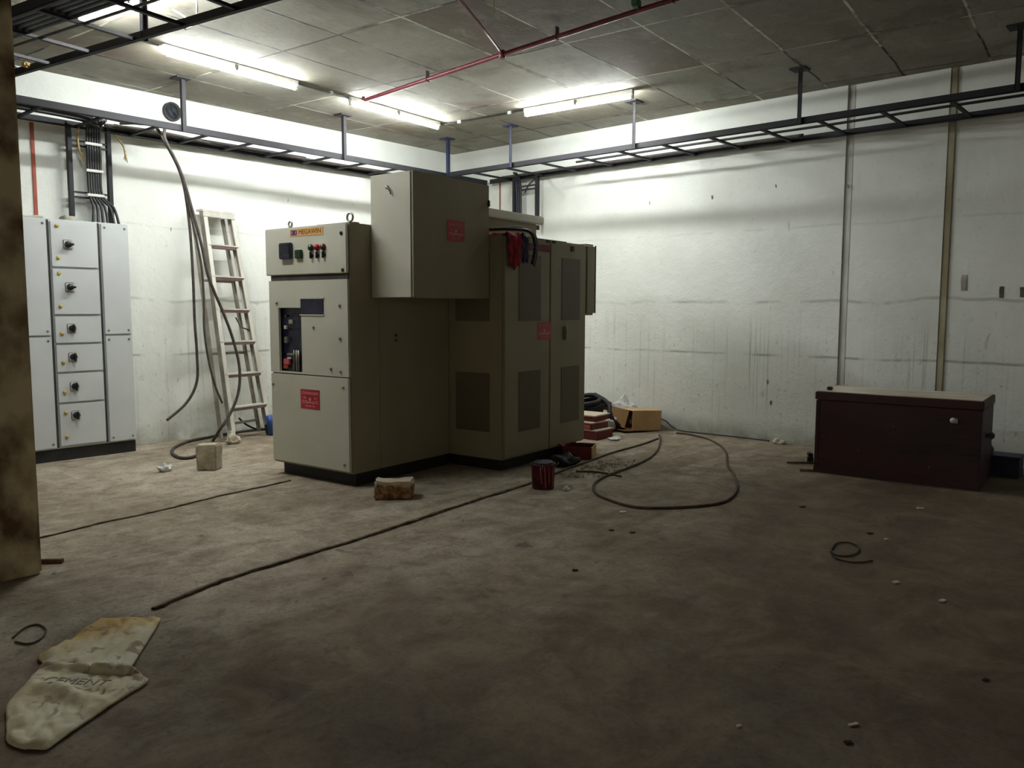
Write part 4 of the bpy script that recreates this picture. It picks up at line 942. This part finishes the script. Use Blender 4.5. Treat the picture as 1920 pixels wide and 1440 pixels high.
b = tb(-.014, .16, .50, -.004, .20, .535, .002); b.lathe(TB+Vector((-.010, .19, .52)), [(.022, 0), (.022, .01), (.0001, .012)], 14, rot=Matrix.Rotation(-math.pi/2, 3, 'Y')); t.part('hasp', b, 'tie')
for y, z in ((.60, .43), (.86, .22), (1.14, .30), (.34, .14)):
    b = MB(); b.lathe(TB+Vector((-.001, y, z)), [(.008, 0), (.0001, .004)], 10, rot=Matrix.Rotation(-math.pi/2, 3, 'Y')); t.part('nail_head', b, 'timber')
t.part('lid_hinge', tb(.10, TW-.09, TH, .15, TW-.05, TH+.03, .006), 'black')
t.part('end_handle', tb(.28, -.05, .36, .34, -.004, .41, .01), 'conduit')
t.o.rotation_euler = (0, 0, .068)
for k, (pa, pb, lab) in enumerate(([(-1.092,-5.229,0.015),(-0.948,-5.428,0.015)]+['rusty steel rod sticking out beside the trunk, farther one'], [(-1.328,-5.436,0.012),(-1.255,-5.552,0.012)]+['short rusty steel rod sticking out beside the trunk, nearer one'])):
    pa, pb = Vector(pa), Vector(pb); b = MB(); b.tube([pa, pb+(pb-pa).normalized()*.05], .010, 8); single('steel_rod', b, 'joint', pa, lab, 'rod')
b = MB(); b.obox((-0.981,-5.386,0.090), (.10, .04, .035), (0, 0, .5), .006); b.obox((-0.912,-5.362,0.030), (.05, .05, .06), (0, 0, .5), .004)
single('iron_bracket', b, 'blackbase', (-0.753,-5.303,0.000), 'dark iron bracket on the floor touching the left end of the trunk', 'bracket')
p = Vector((-0.385,-6.770,0.000))
t = Thing('blue_crate', 'dark blue crate on the floor right of the trunk', 'crate', p)
b = MB(); b.box((p.x-.10, p.y-.10, 0), (p.x+.12, p.y+.12, .155), .008); t.part('tub', b, 'navy')
b = MB(); b.box((p.x-.11, p.y-.11, .155), (p.x+.13, p.y+.13, .175), .004); t.part('rim', b, 'navy')
q = Vector((-.42, -6.62, 0)); b = MB(); b.lathe(q, [(.055, 0), (.06, .01), (.06, .22), (.04, .25), (.025, .27), (.025, .31), (.0001, .31)], 20)
single('blue_can', b, 'navy', q, 'dark blue can standing between the trunk and the crate', 'can')
crumple((-0.099,-4.735,0.000), (.06, .07, .025), 'mortarlight', 'pale plaster chunk at the foot of the right wall left of the trunk', seed=14, name='plaster_chunk', cat='rubble')

# wire coil and scraps on the open floor
P = smooth_path([(-3.406,-6.436,0.006),(-3.274,-6.413,0.006),(-3.207,-6.457,0.006),(-3.247,-6.523,0.006),(-3.348,-6.562,0.006),(-3.464,-6.549,0.006),(-3.501,-6.492,0.006),(-3.443,-6.440,0.006),(-3.553,-6.505,0.006),(-3.574,-6.580,0.006),(-3.536,-6.636,0.006),(-3.467,-6.673,0.006)], 6)
b = MB(); b.tube(P, .004, 6); single('wire_coil', b, 'darkbit', P[0], 'small dark wire coil with a tail on the floor below the trunk', 'wire')
sc = [((-3.473,-5.085,0.000), 'white scrap on the floor just in front of the hose loop', .022, 'paper'), ((-2.980,-6.601,0.000), 'thin pale scrap on the floor right of the wire coil', .018, 'paper'),
      ((-3.745,-6.869,0.000), 'longest white scrap on the dark floor below the wire coil', .022, 'paper'), ((-3.875,-7.108,0.000), 'faint grey scrap on the floor, rightmost of the pale ones', .018, 'plastic'),
      ((-5.302,-7.175,0.000), 'small white scrap near the bottom edge at right', .014, 'paper'), ((-2.044,-6.546,0.000), 'pale upright scrap on the floor in front of the trunk', .022, 'paper'),
      ((-2.532,-5.928,0.000), 'dark pebble on the floor left of the trunk front corner', .020, 'darkbit'), ((-3.891,-5.278,0.000), 'left one of two dark specks below the hose loop', .016, 'darkbit'),
      ((-3.847,-5.399,0.000), 'right one of two dark specks below the hose loop', .016, 'darkbit'), ((-2.912,-6.490,0.000), 'dark speck on the floor above the wire coil', .018, 'darkbit'),
      ((-4.649,-5.561,0.000), 'dark crumb on the floor in front of the screed edge', .014, 'darkbit'), ((-5.426,-7.200,0.000), 'dark crumb near the bottom edge at right', .012, 'darkbit'),
      ((-4.654,-7.430,0.000), 'dark speck on the floor at far lower right', .012, 'darkbit'), ((-5.558,-6.898,0.000), 'tiny pale speck on the floor at bottom centre', .008, 'paper')]
for k, (p, lab, s, mm) in enumerate(sc):
    b = MB(); p = Vector(p); a = random.random()*3
    b.obox(p+Vector((0, 0, .004)), (s*2.2, s, .006), (.1, .05, -.75+.5*math.sin(a)), .001); b.cut(2); b.wobble(.004, 40, k)
    single('floor_scrap', b, mm, p, lab, 'litter')
# patches scraped in the far right wall plaster
for (px, sx, sz, lab) in (((0.040,-6.300,1.588), .045, .14, 'faint'), ((0.040,-6.589,1.501), .035, .10, 'dark'), ((0.040,-6.742,1.499), .04, .09, 'edge')):
    x, y, z = px; b = MB(); b.box((.036, y-sx/2, z-sz/2), (.042, y+sx/2, z+sz/2), .003); b.cut(2); b.wobble(.006, 18)
    structure('trim_%d' % (6+('faint', 'dark', 'edge').index(lab)), b, 'aluside' if lab == 'faint' else 'conduit')

# small form-tie holes left open in the walls
n = 9
for p, ax in (((0, -3.116, 2.54), 'x'), ((0, -3.88, 2.532), 'x'), ((0, -4.579, 2.576), 'x'), ((.0, -5.284, 2.508), 'x'), ((0, -4.548, .615), 'x'), ((0, -4.595, .398), 'x'), ((-2.626, 0, 2.565), 'y'), ((-4.001, 0, 2.141), 'y'), ((.03, -6.15, 2.45), 'x')):
    b = MB(); q = Vector(p)
    b.box(q-Vector((.004, .006, .018)), q+Vector((.004, .006, .018)), .002); b.cut(2); b.wobble(.010, 30, n)
    structure('trim_%d' % n, b, 'aluside'); n += 1
